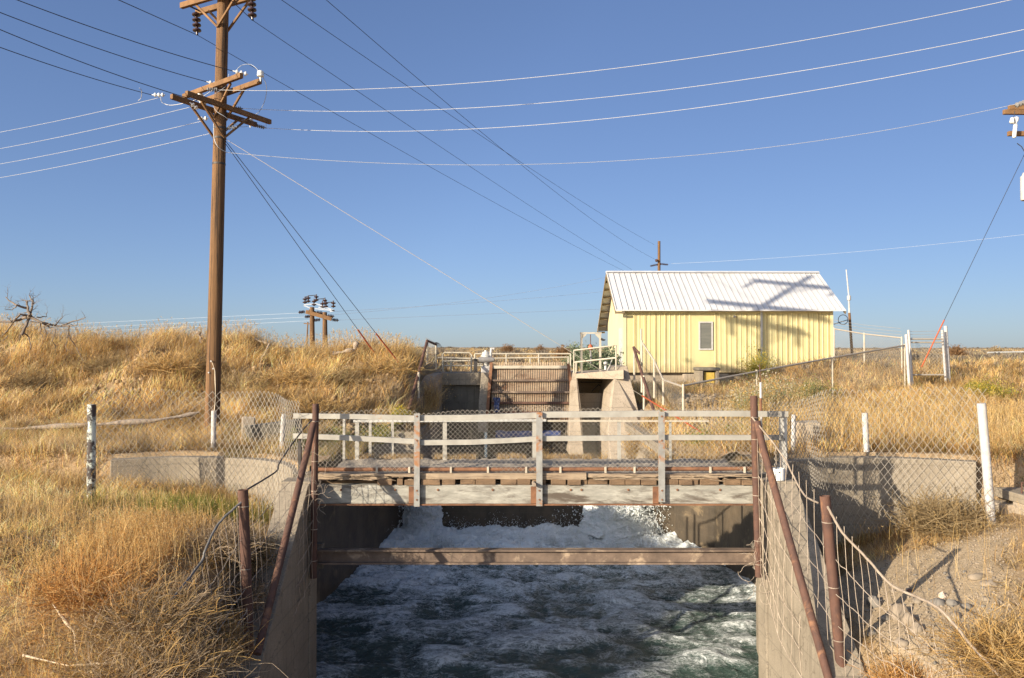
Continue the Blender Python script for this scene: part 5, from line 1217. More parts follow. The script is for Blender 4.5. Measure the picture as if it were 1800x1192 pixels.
near_left_style = mixpal([(ORANGE, lambda X, Y, h: .25+1.8*sst(X, -6.2, -5.0)*(1-sst(Y, 11, 13.5))+(h > .5)*.6), (STRAW, lambda X, Y, h: 1.1+0*X),
                          (GREY, lambda X, Y, h: .15+2.2*sst(X, -4.9, -4.3)), (GREEN, lambda X, Y, h: .05+.5*(h > .66))])
# left foreground
grass('dry_grass', 'orange and straw dry grass covering the left foreground bank', 260000, 5.6, 16.5, (-13, -4.0),
      lambda X, Y: np.where(fbm(X*1.2, Y*1.2, 3, 91) > .36, 1, .45), lambda X, Y: .15+.20*fbm(X*1.5, Y*1.5, 3, 92)+.04*(Y > 12)-.06*sst(X, -7.9, -7)*sst(Y, 12.5, 15)-.10*sst(X, -5.3, -4.5)*sst(Y, 9, 10), lambda X, Y: .0030+.00025*Y, near_left_style, 12, .06, .6, 1.28)
# right foreground: sparse on the bare dirt
grass('dry_grass', 'dry straw grass around the bare patch in the right foreground', 200000, 7.5, 16.4, (4.95, 14),
      lambda X, Y: (1-.99*np.clip(bare(X, Y)*1.7, 0, 1))*np.where(fbm(X*1.2, Y*1.2, 3, 93) > .35, 1, .5), lambda X, Y: .13+.22*fbm(X*1.5, Y*1.5, 3, 94)+.12*sst(X, 8, 9)*(Y < 14), lambda X, Y: .0030+.00022*Y,
      mixpal([(STRAW, lambda X, Y, h: 1.4+0*X), (ORANGE, lambda X, Y, h: .25+.5*(h > .55)), (GREY, lambda X, Y, h: .25+0*X)]), 11, .07, .55)
# terrace behind the curved walls
grass('dry_grass', 'straw grass with greyish weeds on the flat behind the left curved wall', 210000, 15.8, 21.5, (-17, -3.3),
      lambda X, Y: np.where(fbm(X*.9, Y*.9, 3, 95) > .34, 1, .3), lambda X, Y: .16+.34*fbm(X*1.1, Y*1.1, 3, 96), lambda X, Y: .0075+0*X,
      mixpal([(STRAW, lambda X, Y, h: 1.3+0*X), (ORANGE, lambda X, Y, h: .3+.5*(h > .55)), (GREY, lambda X, Y, h: .5+.6*(h < .42)), (GREEN, lambda X, Y, h: .10+.4*(h > .62))]), 11, .09, .45)
grass('dry_grass', 'tall straw grass rising behind the right curved wall up to the house fence', 330000, 15.8, 34.8, (3.6, 24),
      lambda X, Y: np.where(fbm(X*.7, Y*.7, 3, 97) > .34, 1, .35)*(1-.97*((np.abs(X-6.0-(Y-22)*.12) < 1.25) & (Y > 19.5) & (Y < 31))), lambda X, Y: .20+.38*fbm(X*.9, Y*.9, 3, 98), lambda X, Y: .0035+.00042*Y,
      mixpal([(STRAW, lambda X, Y, h: 1.6+0*X), (ORANGE, lambda X, Y, h: .35+.4*(h > .55)), (GREY, lambda X, Y, h: .22+.3*(h < .4)), (GREEN, lambda X, Y, h: .06+.35*(h > .63))]), 12, .10, .42)
# the left embankment
grass('dry_grass', 'dry tussocks and thatch on the face and crest of the left embankment', 330000, 20.4, 29.0, (-21, -2.6),
      lambda X, Y: np.where(fbm(X*.8, Y*.8, 4, 99) > .44, 1, .26), lambda X, Y: .16+.46*fbm(X*.9, Y*1.2, 3, 100)+.10*(Y > 26), lambda X, Y: .0135+0*X,
      mixpal([(STRAW, lambda X, Y, h: 1.5+0*X), (ORANGE, lambda X, Y, h: .22+0*X), (GREY, lambda X, Y, h: .45+.4*(h < .45)), (GREEN, lambda X, Y, h: .02+0*X)]), 20, .13, .45, 1.14, (.22, -.10))
# plain beyond
grass('scrub_grass', 'low dry grass on the plain behind the headworks and the house', 170000, 29, 160, None,
      lambda X, Y: np.where(fbm(X*.3, Y*.3, 3, 101) > .40, 1, .25), lambda X, Y: .13+.22*fbm(X*.4, Y*.4, 3, 102)+.0008*Y, lambda X, Y: .006+.00055*Y,
      mixpal([(STRAW, lambda X, Y, h: 1.5+0*X), (GREY, lambda X, Y, h: 1.0+0*X), (ORANGE, lambda X, Y, h: .12+0*X)]), 9, .22, .6)
# fringe in the near corners of the terrace hanging over the basin edge
def fringe(name, label, n, xs_, ys_, hgt, pal, wd=.007, lean=.6, z=None):
    X = rng.uniform(*xs_, n); Y = rng.uniform(*ys_, n); m = fbm(X*2.2, Y*2.2, 3, 110) > .42; X, Y = X[m], Y[m]; n = len(X)
    h = hgt*rng.uniform(.3, 1.2, n); ln = rng.normal(0, lean, (n, 2))*h[:, None]
    Zq = (H(X, Y) if z is None else np.full(n, z))-.02
    V, T, C = blades(np.stack([X, Y, Zq], 1), h, np.full(n, wd)*rng.uniform(.6, 1.4, n), ln, pick(pal, n)*rng.uniform(.7, 1.15, (n, 1)))
    o = npmesh(name, V, T, M['plant'], col=C); props(o, label, kind='stuff'); return o
fringe('dry_grass', 'brown dry weeds along the far edge of the bridge deck', 9000, (-3.4, 4.3), (16.3, 16.5), .12, np.concatenate([STRAW, GREY]), .006, .6, WT+.02)
fringe('dry_grass', 'dry weeds on the ledge between deck and basin at the right', 16000, (3.62, 6.6), (16.5, 19.5), .26, np.concatenate([STRAW, GREY, GREY]), .007, .5, WT-.06)
fringe('dry_grass', 'dry weeds on the ledge between deck and basin at the left', 16000, (-6.0, -3.32), (16.5, 19.5), .26, np.concatenate([STRAW, GREEN, GREY]), .007, .5, WT-.06)
# ------------------------------------------------------------------ bushes and weeds: countable plants
def bush(name, label, cat, c, r, hgt, pal, nst=160, nlf=1500, lf=.02, stem_pal=GREY, group=None, stemw=.008, droop=.3, dome=1.0, zrel=None):
    c = np.array(c, float); z0 = float(H(c[0], c[1]))-.03 if zrel is None else zrel
    loc = (c[0], c[1], z0); tt = thing(name, label, cat, loc, group)
    a = rng.uniform(0, 2*np.pi, nst); q = rng.random(nst)**.6; P = np.stack([loc[0]+rng.normal(0, r*.14, nst), loc[1]+rng.normal(0, r*.14, nst), np.full(nst, z0)], 1)
    h = hgt*(1-.55*q**2*dome)*rng.uniform(.55, 1.1, nst); ln = np.stack([np.cos(a), np.sin(a)], 1)*(r*q)[:, None]
    V, T, C = blades(P, h, np.full(nst, stemw)*rng.uniform(.6, 1.3, nst), ln, pick(stem_pal, nst)*rng.uniform(.7, 1.1, (nst, 1)))
    npmesh('stems', V, T, M['plant'], parent=tt, col=C)
    if nlf:
        k = rng.integers(0, nst, nlf); f = rng.uniform(.25, 1.02, nlf); ld = np.concatenate([ln[k], np.zeros((nlf, 1))], 1)
        Q_ = P[k]+ld*(f**1.7)[:, None]+np.array([0, 0, 1.])*(h[k]*f)[:, None]+rng.normal(0, r*.07, (nlf, 3))
        s = lf*rng.uniform(.5, 1.5, nlf); d1_ = rng.normal(0, 1, (nlf, 3)); d1_ /= np.linalg.norm(d1_, axis=1)[:, None]; d2_ = rng.normal(0, 1, (nlf, 3)); d2_ /= np.linalg.norm(d2_, axis=1)[:, None]
        V = np.stack([Q_-d1_*s[:, None], Q_+d2_*s[:, None]*.45, Q_+d1_*s[:, None], Q_-d2_*s[:, None]*.45], 1).reshape(-1, 3); T = np.arange(nlf*4).reshape(-1, 4)
        npmesh('leaves', V, T, M['plant'], parent=tt, col=np.repeat(np.clip(pick(pal, nlf)*rng.uniform(.65, 1.2, (nlf, 1)), 0, .9), 4, 0))
    return tt
SAGE = np.array([(.20, .25, .14), (.27, .31, .19), (.15, .19, .10), (.34, .36, .24)])
YELL = np.array([(.58, .42, .05), (.50, .38, .06), (.30, .30, .06), (.22, .25, .06), (.62, .48, .12)])
OLIVE = np.array([(.20, .24, .06), (.30, .32, .09), (.42, .36, .12), (.14, .18, .05), (.48, .34, .10)])
WEED = np.array([(.60, .52, .36), (.68, .62, .48), (.34, .34, .16), (.24, .26, .10), (.60, .38, .12)])
TAN = np.array([(.46, .34, .18), (.40, .28, .14), (.55, .42, .24), (.34, .25, .14)])
BROWN = np.array([(.30, .17, .08), (.24, .14, .07), (.36, .22, .11)])
def px_xy(px, Y): p = at(px, 600, Y); return (p.x, Y)
for lab, px, Y, r_, h_ in (('tall silvery green bush behind the hoist frame', 1042, 30.6, .9, 1.5), ('silvery green bush at the left leg of the hoist frame, seen through the bay', 1020, 31.5, .8, 1.1),
                           ('silvery green bush between hoist frame and house wall', 1066, 32.0, .7, 1.1)):
    bush('olive_bush', lab, 'bush', px_xy(px, Y), r_, h_+.0, SAGE, 120, 5200, .055, SAGE, stemw=.02, zrel=-1.35 if Y < 31 else None)
for lab, px, Y, r_, h_ in (('yellow flowered bush low on the slope at the far right', 1740, 27, .95, .75), ('smaller yellow green bush left of the far right one', 1715, 28, .6, .6), ('tiny yellow flowering weed left of the headworks wing', 703, 22.5, .35, .5), ('yellow brown bush against the house wall by the downspout', 1330, 34.3, .9, 1.55)):
    bush('rabbitbrush', lab, 'bush', px_xy(px, Y), r_, h_, YELL, 260, 3000, .032, OLIVE, stemw=.010)
for lab, px, Y, r_, h_ in (('leafy green and white weed in front of the house fence, right of the vault', 1345, 24, .95, 1.5), ('leafy weed left of the white marker rod', 1305, 22.3, .7, 1.15), ('pale seeded weed thicket below the house wall', 1380, 25, .9, 1.1),
                           ('green bush against the fence right of the tall weeds', 1430, 27, .9, .9)):
    bush('tall_weed', lab, 'weed', px_xy(px, Y), r_, h_, WEED if 'green bush' not in lab else OLIVE, 150, 3400, .030, WEED, stemw=.010)
for lab, px, Y, r_, h_ in (('dense green weed clump behind the right end of the deck', 1290, 18.6, .62, .70), ('yellow green weed clump behind the deck beside the guy wire guard', 1235, 18.2, .5, .55), ('green weed clump behind the deck near the corner post', 1330, 19.2, .6, .75),
                           ('low green weed behind the left end of the deck', 590, 18.8, .6, .55), ('olive weed clump beside the dark opening at the left', 668, 19.8, .6, .6), ('dry green weed clump left of the left corner post', 520, 17.6, .5, .6)):
    bush('weed_clump', lab, 'weed', px_xy(px, Y), r_, h_, OLIVE, 160, 2800, .022, OLIVE, stemw=.007, zrel=WT-.08)
for lab, px, Y, r_, h_, z_ in (('straw coloured weed hanging over the edge at the left of the dark pit', 715, 24.5, .8, .9, -2.6), ('tan weed in front of the blue tarp, centre of the pit', 955, 25.0, .5, .95, -3.9), ('tan weed at the foot of the buttress', 1110, 23.8, .5, .7, -3.1),
                           ('tan weed between the pier and the buttress', 1060, 25.2, .5, .8, -3.9), ('tall straw grass clump leaning over the left wing of the headworks', 757, 26.0, .9, 1.35, -1.9), ('second straw clump on top of the left wing beside the sloping rail', 742, 24.9, .8, 1.2, -2.4)):
    bush('dry_weed', lab, 'weed', px_xy(px, Y), r_, h_, np.concatenate([TAN, STRAW]), 420, 1500, .022, np.concatenate([TAN, STRAW]), stemw=.010, zrel=z_)
# grey twiggy brush by the left wing and on the bank
def brush(name, label, c, r, hgt, n, pal, wseg=.006, zoff=0, parent=None):
    z0 = float(H(c[0], c[1]))+zoff; tt = thing(name, label, 'brush', (c[0], c[1], z0)); V = []; 
    P = np.stack([c[0]+rng.normal(0, r*.4, n), c[1]+rng.normal(0, r*.4, n), z0+rng.random(n)*hgt*.6], 1)
    d = rng.normal(0, 1, (n, 3)); d[:, 2] = np.abs(d[:, 2])*.35; d /= np.linalg.norm(d, axis=1)[:, None]; L = [P]
    for s_ in range(5):
        d = d+rng.normal(0, .45, (n, 3))*np.array([1, 1, .6]); d /= np.linalg.norm(d, axis=1)[:, None]; L.append(L[-1]+d*(r*.16)*rng.uniform(.5, 1.3, (n, 1)))
    V, Qb = tubes_np(np.stack(L, 1), wseg*.5, 3); cc = np.repeat(pick(pal, n)*rng.uniform(.7, 1.2, (n, 1)), 18, 0)
    npmesh('twigs', V, Qb, M['plant'], parent=tt, col=cc); return tt
brush('dry_brush', 'dense grey twiggy brush heaped beside the left foreground post', (-4.5, 9.9), .8, .22, 2200, np.concatenate([GREY, GREY, STRAW]), .0042)
brush('dry_brush', 'grey twiggy brush at the bottom edge left of the canal wall', (-4.2, 9.2), .85, .28, 2600, np.concatenate([GREY, GREY, STRAW]), .0042)
brush('dry_brush', 'grey brown brush spilling over the left wing near the corner post', (-4.35, 11.9), .6, .35, 1200, GREY, .006)
for lab, cc, pl_ in (('straw and grey brush over the top of the left wing below the corner post', (-4.05, 12.3), TAN), ('grey twig tangle beside the left wing half way down', (-4.02, 11.7), GREY), ('pale dry stems crowding the left foreground post', (-4.05, 10.8), STRAW)):
    brush('dry_brush', lab, cc, .42, .55, 1300, pl_, .0055, zoff=.05)
brush('dry_brush', 'brown orange brush in the dark hollow of the left foreground', (-5.2, 10.2), .8, .3, 1000, ORANGE, .005)
brush('dry_brush', 'small dark orange brush at the bottom right beside the wing', (5.15, 10.4), .45, .35, 1100, ORANGE, .006)
brush('dry_brush', 'straw tangle at the bottom right corner', (6.1, 9.7), .8, .3, 1300, STRAW, .006)
brush('dry_brush', 'brown brush against the right curved wall', (8.3, 15.3), .8, .7, 1300, TAN, .008)
brush('dry_brush', 'small brown shrub at the corner of shadow on the dirt', (6.0, 14.9), .4, .25, 600, TAN, .006)
for i, (px, Y, lab) in enumerate(((60, 24.5, 'grey brush tangle on the upper left bank below the dead branches'), (300, 24.6, 'straw tangle on the bank left of the big pole'), (430, 24.5, 'straw tangle on the bank right of the big pole'), (520, 24.8, 'fallen straw heap in the middle of the bank'),
                     (610, 24.8, 'fallen straw heap below the old stump post'), (680, 25.2, 'dry tangle at the right end of the bank'), (190, 25.5, 'thin grey brush high on the bank'), (560, 22.5, 'low brush at the foot of the bank behind the bridge'))):
    brush('dry_brush', lab, px_xy(px, Y), .95, .25, 900, STRAW if i % 2 else TAN, .010, zoff=-.12)
# green shoots in front of the left curved wall
k = 1500; X = np.concatenate([rng.normal(-5.7, .55, k), rng.normal(-4.8, .25, 300), rng.normal(-7.4, .2, 90)]); Y = 14.3+rng.normal(0, .35, len(X)); n = len(X)
V, T, C = blades(np.stack([X, Y, H(X, Y)], 1), rng.uniform(.15, .42, n), rng.uniform(.006, .012, n), rng.normal(0, .05, (n, 2)), pick(GREEN, n)*rng.uniform(.7, 1.2, (n, 1)))
props(npmesh('green_shoots', V, T, M['plant'], col=C), 'green shoots in front of the left curved wall', kind='stuff')
# tall stray seed stems
def stray(label, n, xs_, ys_, h0, h1, pal, wd, ls=.16):
    X = rng.uniform(*xs_, n); Y = rng.uniform(*ys_, n); q = ~in_hole(X, Y); X, Y = X[q], Y[q]; n = len(X)
    V, T, C = blades(np.stack([X, Y, H(X, Y)], 1), rng.uniform(h0, h1, n), np.full(n, wd), rng.normal(0, ls, (n, 2)), pick(pal, n))
    k = np.repeat(np.arange(n), 9); tip = V.reshape(-1, 5, 3)[k, 4]; md_ = V.reshape(-1, 5, 3)[k, 2:4].mean(1); f = rng.uniform(.72, 1.03, len(k))[:, None]
    Q_ = md_+(tip-md_)*f+rng.normal(0, wd*.9, (len(k), 3)); d1_ = rng.normal(0, 1, (len(k), 3))*wd*1.3; d2_ = rng.normal(0, 1, (len(k), 3))*wd*.8
    V2 = np.stack([Q_-d1_, Q_+d2_, Q_+d1_], 1).reshape(-1, 3); T2 = np.arange(len(V2)).reshape(-1, 3)+len(V); C2 = np.repeat(pick(pal, len(k))*.9, 3, 0)
    V, T, C = np.concatenate([V, V2]), np.concatenate([T, T2]), np.concatenate([C, C2])
    props(npmesh('seed_stems', V, T, M['plant'], col=C), label, kind='stuff')
stray('tall pale seed stems standing above the left foreground grass', 900, (-8, -4.1), (7, 14), .35, .85, STRAW, .006)
stray('orange upright stems left of the foreground post', 1800, (-6.1, -4.7), (10.0, 12.8), .22, .52, np.concatenate([ORANGE, STRAW]), .0055, .09)
stray('tall pale stems in front of the right curved wall', 300, (6.2, 11), (9.5, 15.6), .4, .95, STRAW, .006)
stray('pale seed stems on the crest of the left embankment', 2600, (-20, -3.2), (26.0, 28.2), .4, .85, STRAW, .011)
stray('tall stems behind the right curved wall', 2600, (5, 14), (17, 24), .5, 1.0, STRAW, .008)
# matted litter and gravel bits
def litter(name, label, n, xs_, ys_, cond, pal, s0, s1):
    X = rng.uniform(*xs_, n); Y = rng.uniform(*ys_, n); q = ~in_hole(X, Y) & cond(X, Y); X, Y = X[q], Y[q]; n = len(X)
    c = np.stack([X, Y, H(X, Y)+rng.uniform(.0, .06, n)], 1); a = rng.uniform(0, 6.28, n); L_ = rng.uniform(s0, s1, n)
    d1_ = np.stack([np.cos(a), np.sin(a), rng.normal(0, .3, n)], 1)*L_[:, None]; d2_ = np.stack([-np.sin(a), np.cos(a), rng.normal(0, .3, n)], 1)*.0045*(1+Y[:, None]*.03)
    V = np.stack([c-d1_-d2_, c+d1_-d2_, c+d1_+d2_, c-d1_+d2_], 1).reshape(-1, 3)
    props(npmesh(name, V, np.arange(n*4).reshape(-1, 4), M['plant'], col=np.repeat(pick(pal, n)*rng.uniform(.5, 1.2, (n, 1)), 4, 0)), label, kind='stuff')
litter('straw_litter', 'matted broken stems lying over the left banks', 70000, (-15, -4.0), (7, 27), lambda X, Y: fbm(X*.9, Y*.9, 3, 130) > .45, np.concatenate([GREY, TAN, STRAW]), .03, .16)
litter('straw_litter', 'broken stems scattered over the bare dirt and right bank', 40000, (5, 14), (8.5, 24), lambda X, Y: (fbm(X*.9, Y*.9, 3, 131) > .46) & (rng.random(len(X)) > 1.05*bare(X, Y)), np.concatenate([GREY, TAN, STRAW]), .02, .12)
# scrub on the plain
def shrubs(name, label, n, Y0_, Y1_, xlim, pal, s0, s1):
    Y = np.exp(rng.uniform(math.log(Y0_), math.log(Y1_), n)); X = rng.uniform(-1, 1, n)*.72*Y
    q = (X > xlim[0]*Y) & (X < xlim[1]*Y) & ~in_hole(X, Y) & ~((X > -14) & (X < -3) & (Y < 31)); X, Y = X[q], Y[q]; n = len(X); per = 70
    s = rng.uniform(s0, s1, n)*(1+Y*.002); k = np.repeat(np.arange(n), per); m = len(k)
    a = rng.uniform(0, 6.28, m); e = rng.uniform(.12, 1.5, m); l = s[k]*rng.uniform(.6, 1.1, m)
    tone = rng.uniform(.6, 1.2, n)
    P = np.stack([X[k]+rng.normal(0, 1, m)*s[k]*.3, Y[k]+rng.normal(0, 1, m)*s[k]*.3, H(X, Y)[k]-.02], 1)
    V, T, C = blades(P, l*np.sin(e)*.75, s[k]*.10, np.stack([np.cos(a), np.sin(a)], 1)*(l*np.cos(e)*.8)[:, None], pick(pal, m)*tone[k][:, None])
    props(npmesh(name, V, T, M['plant'], col=C), label, kind='stuff')
GS = np.array([(.24, .20, .15), (.30, .25, .19), (.19, .15, .11), (.36, .30, .22)])
shrubs('sagebrush', 'grey brown sagebrush dotted over the plain to the horizon', 2600, 33, 420, (-.72, .72), GS, .28, .62)
for lab, px, Y, s_ in (('rounded brown bush on the skyline behind the gate railing', 990, 48, .85), ('brown bush on the plain right of the walk gate', 1680, 55, .9), ('dark brown bush on the skyline left of centre', 892, 70, .8), ('dark bush on the skyline between the gate posts of the headworks', 950, 72, .7), ('pale brown bush on the horizon at the far right', 1752, 70, .8)):
    bush('skyline_bush', lab, 'bush', px_xy(px, Y), s_, s_*1.1, BROWN if 'pale' not in lab else TAN, 500, 1500, .06, BROWN if 'pale' not in lab else TAN, stemw=.03)
# ------------------------------------------------------------------ dead wood
def branch(mb, p, d, L, r, depth, rg, bend=.35):
    n = 6; pts = [p]; rs = [r]
    for i in range(n):
        d = (d+Vector((rg.uniform(-bend, bend), rg.uniform(-bend, bend), rg.uniform(-bend, bend)))).normalized(); p = p+d*(L/n); pts.append(p); rs.append(r*(1-.75*(i+1)/n))
        if depth and i > 0 and rg.random() < .75: branch(mb, p, (d+Vector((rg.uniform(-1, 1), rg.uniform(-.7, .7), rg.uniform(-.6, 1)))).normalized(), L*rg.uniform(.35, .6), rs[-1]*.7, depth-1, rg, bend)
    mb.tube(pts, rs, 6)
YD = 25.0
tt = thing('dead_tree', 'bleached fallen dead tree with bare forked branches on top of the left bank', 'dead tree', at(52, 565, YD))
mb = MB(); rg = random.Random(11); c = at(52, 556, YD)
for pts, r_ in (([(38, 590), (46, 572), (53, 556), (57, 540), (56, 530), (53, 520)], .05), ([(53, 556), (49, 545), (47, 530), (48, 530)], .05), ([(53, 556), (35, 552), (12, 583), (2, 592)], .04), ([(49, 542), (30, 537), (18, 530), (10, 522)], .04), ([(30, 537), (22, 545), (8, 543)], .02),
                ([(53, 556), (40, 560), (20, 566), (-20, 566)], .06), ([(55, 557), (75, 568), (95, 573), (125, 574), (135, 572)], .045), ([(95, 573), (105, 562), (110, 557)], .022), ([(110, 572), (130, 565), (150, 559)], .03), ([(122, 572), (120, 590), (116, 606), (116, 618)], .022), ([(120, 588), (135, 612), (148, 638)], .02),
                ([(75, 568), (88, 577), (98, 578), (92, 600), (98, 612)], .025), ([(42, 585), (50, 592), (55, 610), (48, 625)], .025), ([(36, 590), (34, 604)], .015), ([(57, 540), (60, 528), (55, 519)], .02), ([(70, 566), (72, 585), (76, 598)], .02), ([(15, 590), (5, 600)], .02), ([(118, 590), (134, 599)], .014), ([(64, 558), (82, 556), (84, 548)], .02), ([(88, 568), (78, 575), (82, 592), (74, 604)], .016)):
    P = [at(px, py, YD-.4*abs(math.sin(i+r_*90))) for i, (px, py) in enumerate(pts)]
    P2 = []
    for i in range(len(P)-1):
        for f in (0, .33, .66): P2.append(P[i].lerp(P[i+1], f)+Vector((rg.uniform(-1, 1), rg.uniform(-1, 1), rg.uniform(-1, 1)))*.018)
    P2.append(P[-1]); mb.tube(P2, [r_*(1-.7*i/(len(P2)-1)) for i in range(len(P2))], 7)
    for q in P2[2::2]: branch(mb, q, Vector((rg.uniform(-1, 1), rg.uniform(-.5, .5), rg.uniform(-.4, 1))).normalized(), rg.uniform(.2, .5), r_*.22, 1, rg)
mb.build('branches', M['deadwood_dark'], tt)
def log(label, pts, r, m=M['deadwood'], cat='log', name='log', gnd=True):
    P = [at(*p) for p in pts]
    if gnd:
        for p in P: p.z = max(float(H(p.x, p.y))+r*.4, p.z) if abs(float(H(p.x, p.y))-p.z) < .8 else p.z
    n = len(P); P2 = []
    for i in range(n-1):
        for f in (0, .25, .5, .75): P2.append(P[i].lerp(P[i+1], f)+Vector((random.uniform(-1, 1), random.uniform(-1, 1), random.uniform(-1, 1)))*r*.22)
    P2.append(P[-1]); o = MB().tube(P2, [r*(.75+.35*math.sin(i*.9+2)) if i < len(P2)-1 else r*.3 for i in range(len(P2))], 9).build(name, m, None, loc=P[0]); props(o, label, cat); return o
log('long grey log lying at the foot of the left bank, reaching the left edge', [(-40, 757, 20), (60, 752, 20.2), (140, 747, 20.3), (210, 744, 20.4), (280, 738, 20.6), (350, 725, 21)], .075)
log('weathered stump post standing on the crest of the left bank', [(623, 628, 26.3), (624, 614, 26.3), (626, 600, 26.3)], .09, gnd=False, cat='stump', name='stump_post')
log('grey log half buried in the crest beside the stump post', [(585, 622, 26.2), (605, 618, 26.2), (622, 615, 26.2)], .08)
log('curved dead stick on the crest right of the big pole', [(448, 595, 26.6), (458, 600, 26.6), (474, 604, 26.6)], .05, gnd=False, name='dead_stick', cat='stick')
log('thin dark stick leaning on the upper bank right of the big pole', [(474, 605, 26), (462, 625, 25.8), (458, 644, 25.5)], .035, gnd=False, name='dead_stick', cat='stick')
log('short stump beside the big pole on the crest, left side', [(355, 602, 26.2), (350, 588, 26.2), (349, 582, 26.2)], .08, gnd=False, name='dead_stump', cat='stump')
log('bleached curved stick standing in the left foreground grass', [(135, 1150, 9.5), (130, 1110, 9.6), (110, 1085, 9.6), (93, 1062, 9.6)], .022, M['pale_stick'], gnd=False, name='bleached_stick', cat='stick')
log('bleached thin root lying along the bottom of the left foreground', [(40, 1152, 9.3), (120, 1170, 9.25), (200, 1165, 9.2), (260, 1160, 9.2), (330, 1165, 9.2)], .015, M['pale_stick'], gnd=False, name='bleached_root', cat='root')
log('thin bare sapling stem rising in front of the big pole base', [(377, 722, 17.2), (379, 690, 17.2), (378, 652, 17.2), (372, 635, 17.2)], .012, M['pale_stick'], gnd=False, name='sapling', cat='stem')
# ------------------------------------------------------------------ rocks
def rock(c, s, m, seed, name='rock'):
    rg = np.random.default_rng(seed); nu, nv_ = 14, 9
    U, W_ = np.meshgrid(np.linspace(0, 2*np.pi, nu, endpoint=False), np.linspace(.08, np.pi-.08, nv_), indexing='ij')
    d = np.stack([np.cos(U)*np.sin(W_), np.sin(U)*np.sin(W_), np.cos(W_)], -1); off = rg.uniform(0, 50)
    rr_ = 1+.55*(fbm(d[..., 0]*1.9+off+3, d[..., 1]*1.9+d[..., 2]*2.3+off, 3, seed)-.5)*2
    P = d*rr_[..., None]*np.array(s); a = rg.uniform(0, 3); P = P@np.array([[math.cos(a), -math.sin(a), 0], [math.sin(a), math.cos(a), 0], [0, 0, 1]]).T+np.array(c)
    i_ = np.arange(nu*nv_).reshape(nu, nv_); Qr = np.stack([i_[:, :-1], i_[:, 1:], np.roll(i_, -1, 0)[:, 1:], np.roll(i_, -1, 0)[:, :-1]], -1).reshape(-1, 4).tolist()
    Qr += [i_[:, 0].tolist()[::-1], i_[:, -1].tolist()]
    mb = MB(); mb.add([tuple(v) for v in P.reshape(-1, 3)], Qr, True); return mb.build(name, m, None, loc=c, sharp=70)
def rock_px(label, px, py, wpx, hpx, m, seed, group=None, y0=None):
    # find where the view ray meets the ground
    Y = 8.0
    for yy in np.arange(7.5, 18, .05):
        p = at(px, py+hpx*.3, yy)
        if p.z < float(H(p.x, p.y)): Y = yy; break
    s = wpx/2*Y/F; p = at(px, py, Y); z = float(H(p.x, p.y)); o = rock((p.x, p.y, z+s*.05), (s, s*.8, hpx/2*Y/F), m, seed)
    props(o, label, 'rock', group)
rk = M['rock']; rg_ = M['rock_grey']; rp_ = M['rock_pink']
big = [('large rounded grey boulder inside the shadow edge beside the wing', 1539, 1057, 30, 25, rg_), ('largest tan boulder at the edge of the shadow', 1582, 1072, 34, 36, rk), ('tan boulder leaning against the largest one', 1600, 1088, 30, 28, rk),
       ('small pale pink rock on top of the middle group', 1657, 1045, 15, 12, rp_), ('broad grey cobble below the pale pink rock', 1646, 1057, 25, 17, rg_), ('grey cobble right of the broad one', 1673, 1060, 18, 15, rg_), ('oval grey tan cobble low in the middle', 1614, 1102, 27, 19, rk),
       ('flat grey cobble in the right group', 1700, 1066, 22, 10, rg_), ('pale flat rock lying in straw right of the middle', 1680, 1082, 26, 14, rk), ('half buried pale cobble high on the dirt at the right', 1718, 1012, 26, 13, rk), ('long buried pale stone right of the half buried cobble', 1742, 1025, 28, 11, rk),
       ('tan cobble behind the tan boulder', 1612, 1056, 20, 12, rk), ('flat dark stone at the shadow edge', 1662, 1148, 24, 13, rg_), ('tan stone low beside the brush', 1626, 1140, 24, 17, rk), ('pale white grey rock by the stay wires', 1586, 1130, 26, 16, rk), ('small round tan stone at the right of the dirt', 1732, 1053, 14, 10, rk),
       ('dark stone in the shadow below the largest boulder', 1556, 1085, 22, 13, rg_), ('stone half hidden behind the fence wires', 1532, 1112, 18, 12, rg_), ('small dark red stone above the boulders', 1601, 1038, 10, 6, M['rust']), ('pale cobble below the oval cobble', 1672, 1112, 22, 14, rk)]
for i, (lab, px, py, wq, hq, m_) in enumerate(big): rock_px(lab, px, py, wq*1.1, hq*1.1, m_, 300+i)
rgn = random.Random(5)
for i in range(70): rock_px('small river cobble scattered on the bare dirt slope right of the canal', rgn.uniform(1520, 1760), rgn.uniform(1000, 1180), rgn.uniform(5, 12), rgn.uniform(4, 8), rgn.choice([rk, rk, rg_]), 400+i, 'small cobbles on the bare dirt')
n = 2600; X = rng.uniform(5.0, 9, n); Y = rng.uniform(9, 15.5, n); q = bare(X, Y) > .3; X, Y = X[q], Y[q]; n = len(X); s = rng.uniform(.006, .024, n)
ico = np.array([(0, 0, 1), (.894, 0, .447), (.276, .851, .447), (-.724, .526, .447), (-.724, -.526, .447), (.276, -.851, .447), (.724, .526, -.447), (-.276, .851, -.447), (-.894, 0, -.447), (-.276, -.851, -.447), (.724, -.526, -.447), (0, 0, -1)])
fi = np.array([(0, 1, 2), (0, 2, 3), (0, 3, 4), (0, 4, 5), (0, 5, 1), (1, 6, 2), (2, 7, 3), (3, 8, 4), (4, 9, 5), (5, 10, 1), (6, 7, 2), (7, 8, 3), (8, 9, 4), (9, 10, 5), (10, 6, 1), (6, 11, 7), (7, 11, 8), (8, 11, 9), (9, 11, 10), (10, 11, 6)])
V = (np.stack([X, Y, H(X, Y)+s*.3], 1)[:, None]+ico[None]*s[:, None, None]*rng.uniform(.6, 1.3, (n, 12, 1))).reshape(-1, 3)
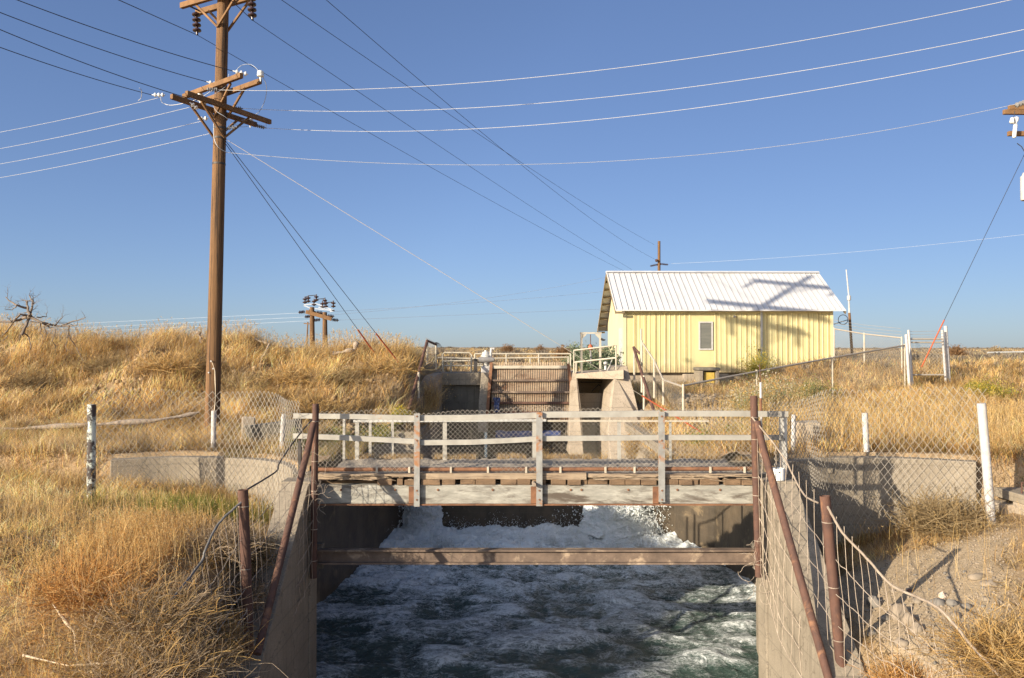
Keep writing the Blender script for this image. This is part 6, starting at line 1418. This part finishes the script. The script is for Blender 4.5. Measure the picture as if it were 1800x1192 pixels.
props(npmesh('loose_gravel', V, (np.arange(n)[:, None, None]*12+fi[None]).reshape(-1, 3), M['rock']), 'small loose gravel and clods on the bare dirt slope', kind='stuff')
# heap of rubble between the fence posts below the vault
n = 900; X = rng.normal(6.0, .55, n); Y = rng.uniform(20, 30, n); X = X+(Y-22)*.13; s = rng.uniform(.03, .11, n)
P = np.stack([X, Y, H(X, Y)+s*.3], 1)
ico = np.array([(0, 0, 1), (.894, 0, .447), (.276, .851, .447), (-.724, .526, .447), (-.724, -.526, .447), (.276, -.851, .447), (.724, .526, -.447), (-.276, .851, -.447), (-.894, 0, -.447), (-.276, -.851, -.447), (.724, -.526, -.447), (0, 0, -1)])
fi = np.array([(0, 1, 2), (0, 2, 3), (0, 3, 4), (0, 4, 5), (0, 5, 1), (1, 6, 2), (2, 7, 3), (3, 8, 4), (4, 9, 5), (5, 10, 1), (6, 7, 2), (7, 8, 3), (8, 9, 4), (9, 10, 5), (10, 6, 1), (6, 11, 7), (7, 11, 8), (8, 11, 9), (9, 11, 10), (10, 11, 6)])
V = (P[:, None]+ico[None]*s[:, None, None]*rng.uniform(.6, 1.3, (n, 12, 1))*np.array([1.2, 1, .8])).reshape(-1, 3)
o = npmesh('rubble', V, (np.arange(n)[:, None, None]*12+fi[None]).reshape(-1, 3), M['rock']); props(o, 'pale rubble stones heaped on the slope below the vault', kind='stuff')
# dirt clods on the embankment
n = 2600; X = rng.uniform(-19, -3.4, n); Y = rng.uniform(21.5, 27, n); k = fbm(X*.8, Y*.8, 4, 99) < .5; X, Y = X[k], Y[k]; n = len(X); s = rng.uniform(.02, .10, n)**1.0
P = np.stack([X, Y, H(X, Y)+s*.2], 1); V = (P[:, None]+ico[None]*s[:, None, None]*rng.uniform(.6, 1.3, (n, 12, 1))).reshape(-1, 3)
o = npmesh('dirt_clods', V, (np.arange(n)[:, None, None]*12+fi[None]).reshape(-1, 3), M['ground']); props(o, 'clods of brown earth on the bare parts of the left embankment', kind='stuff')
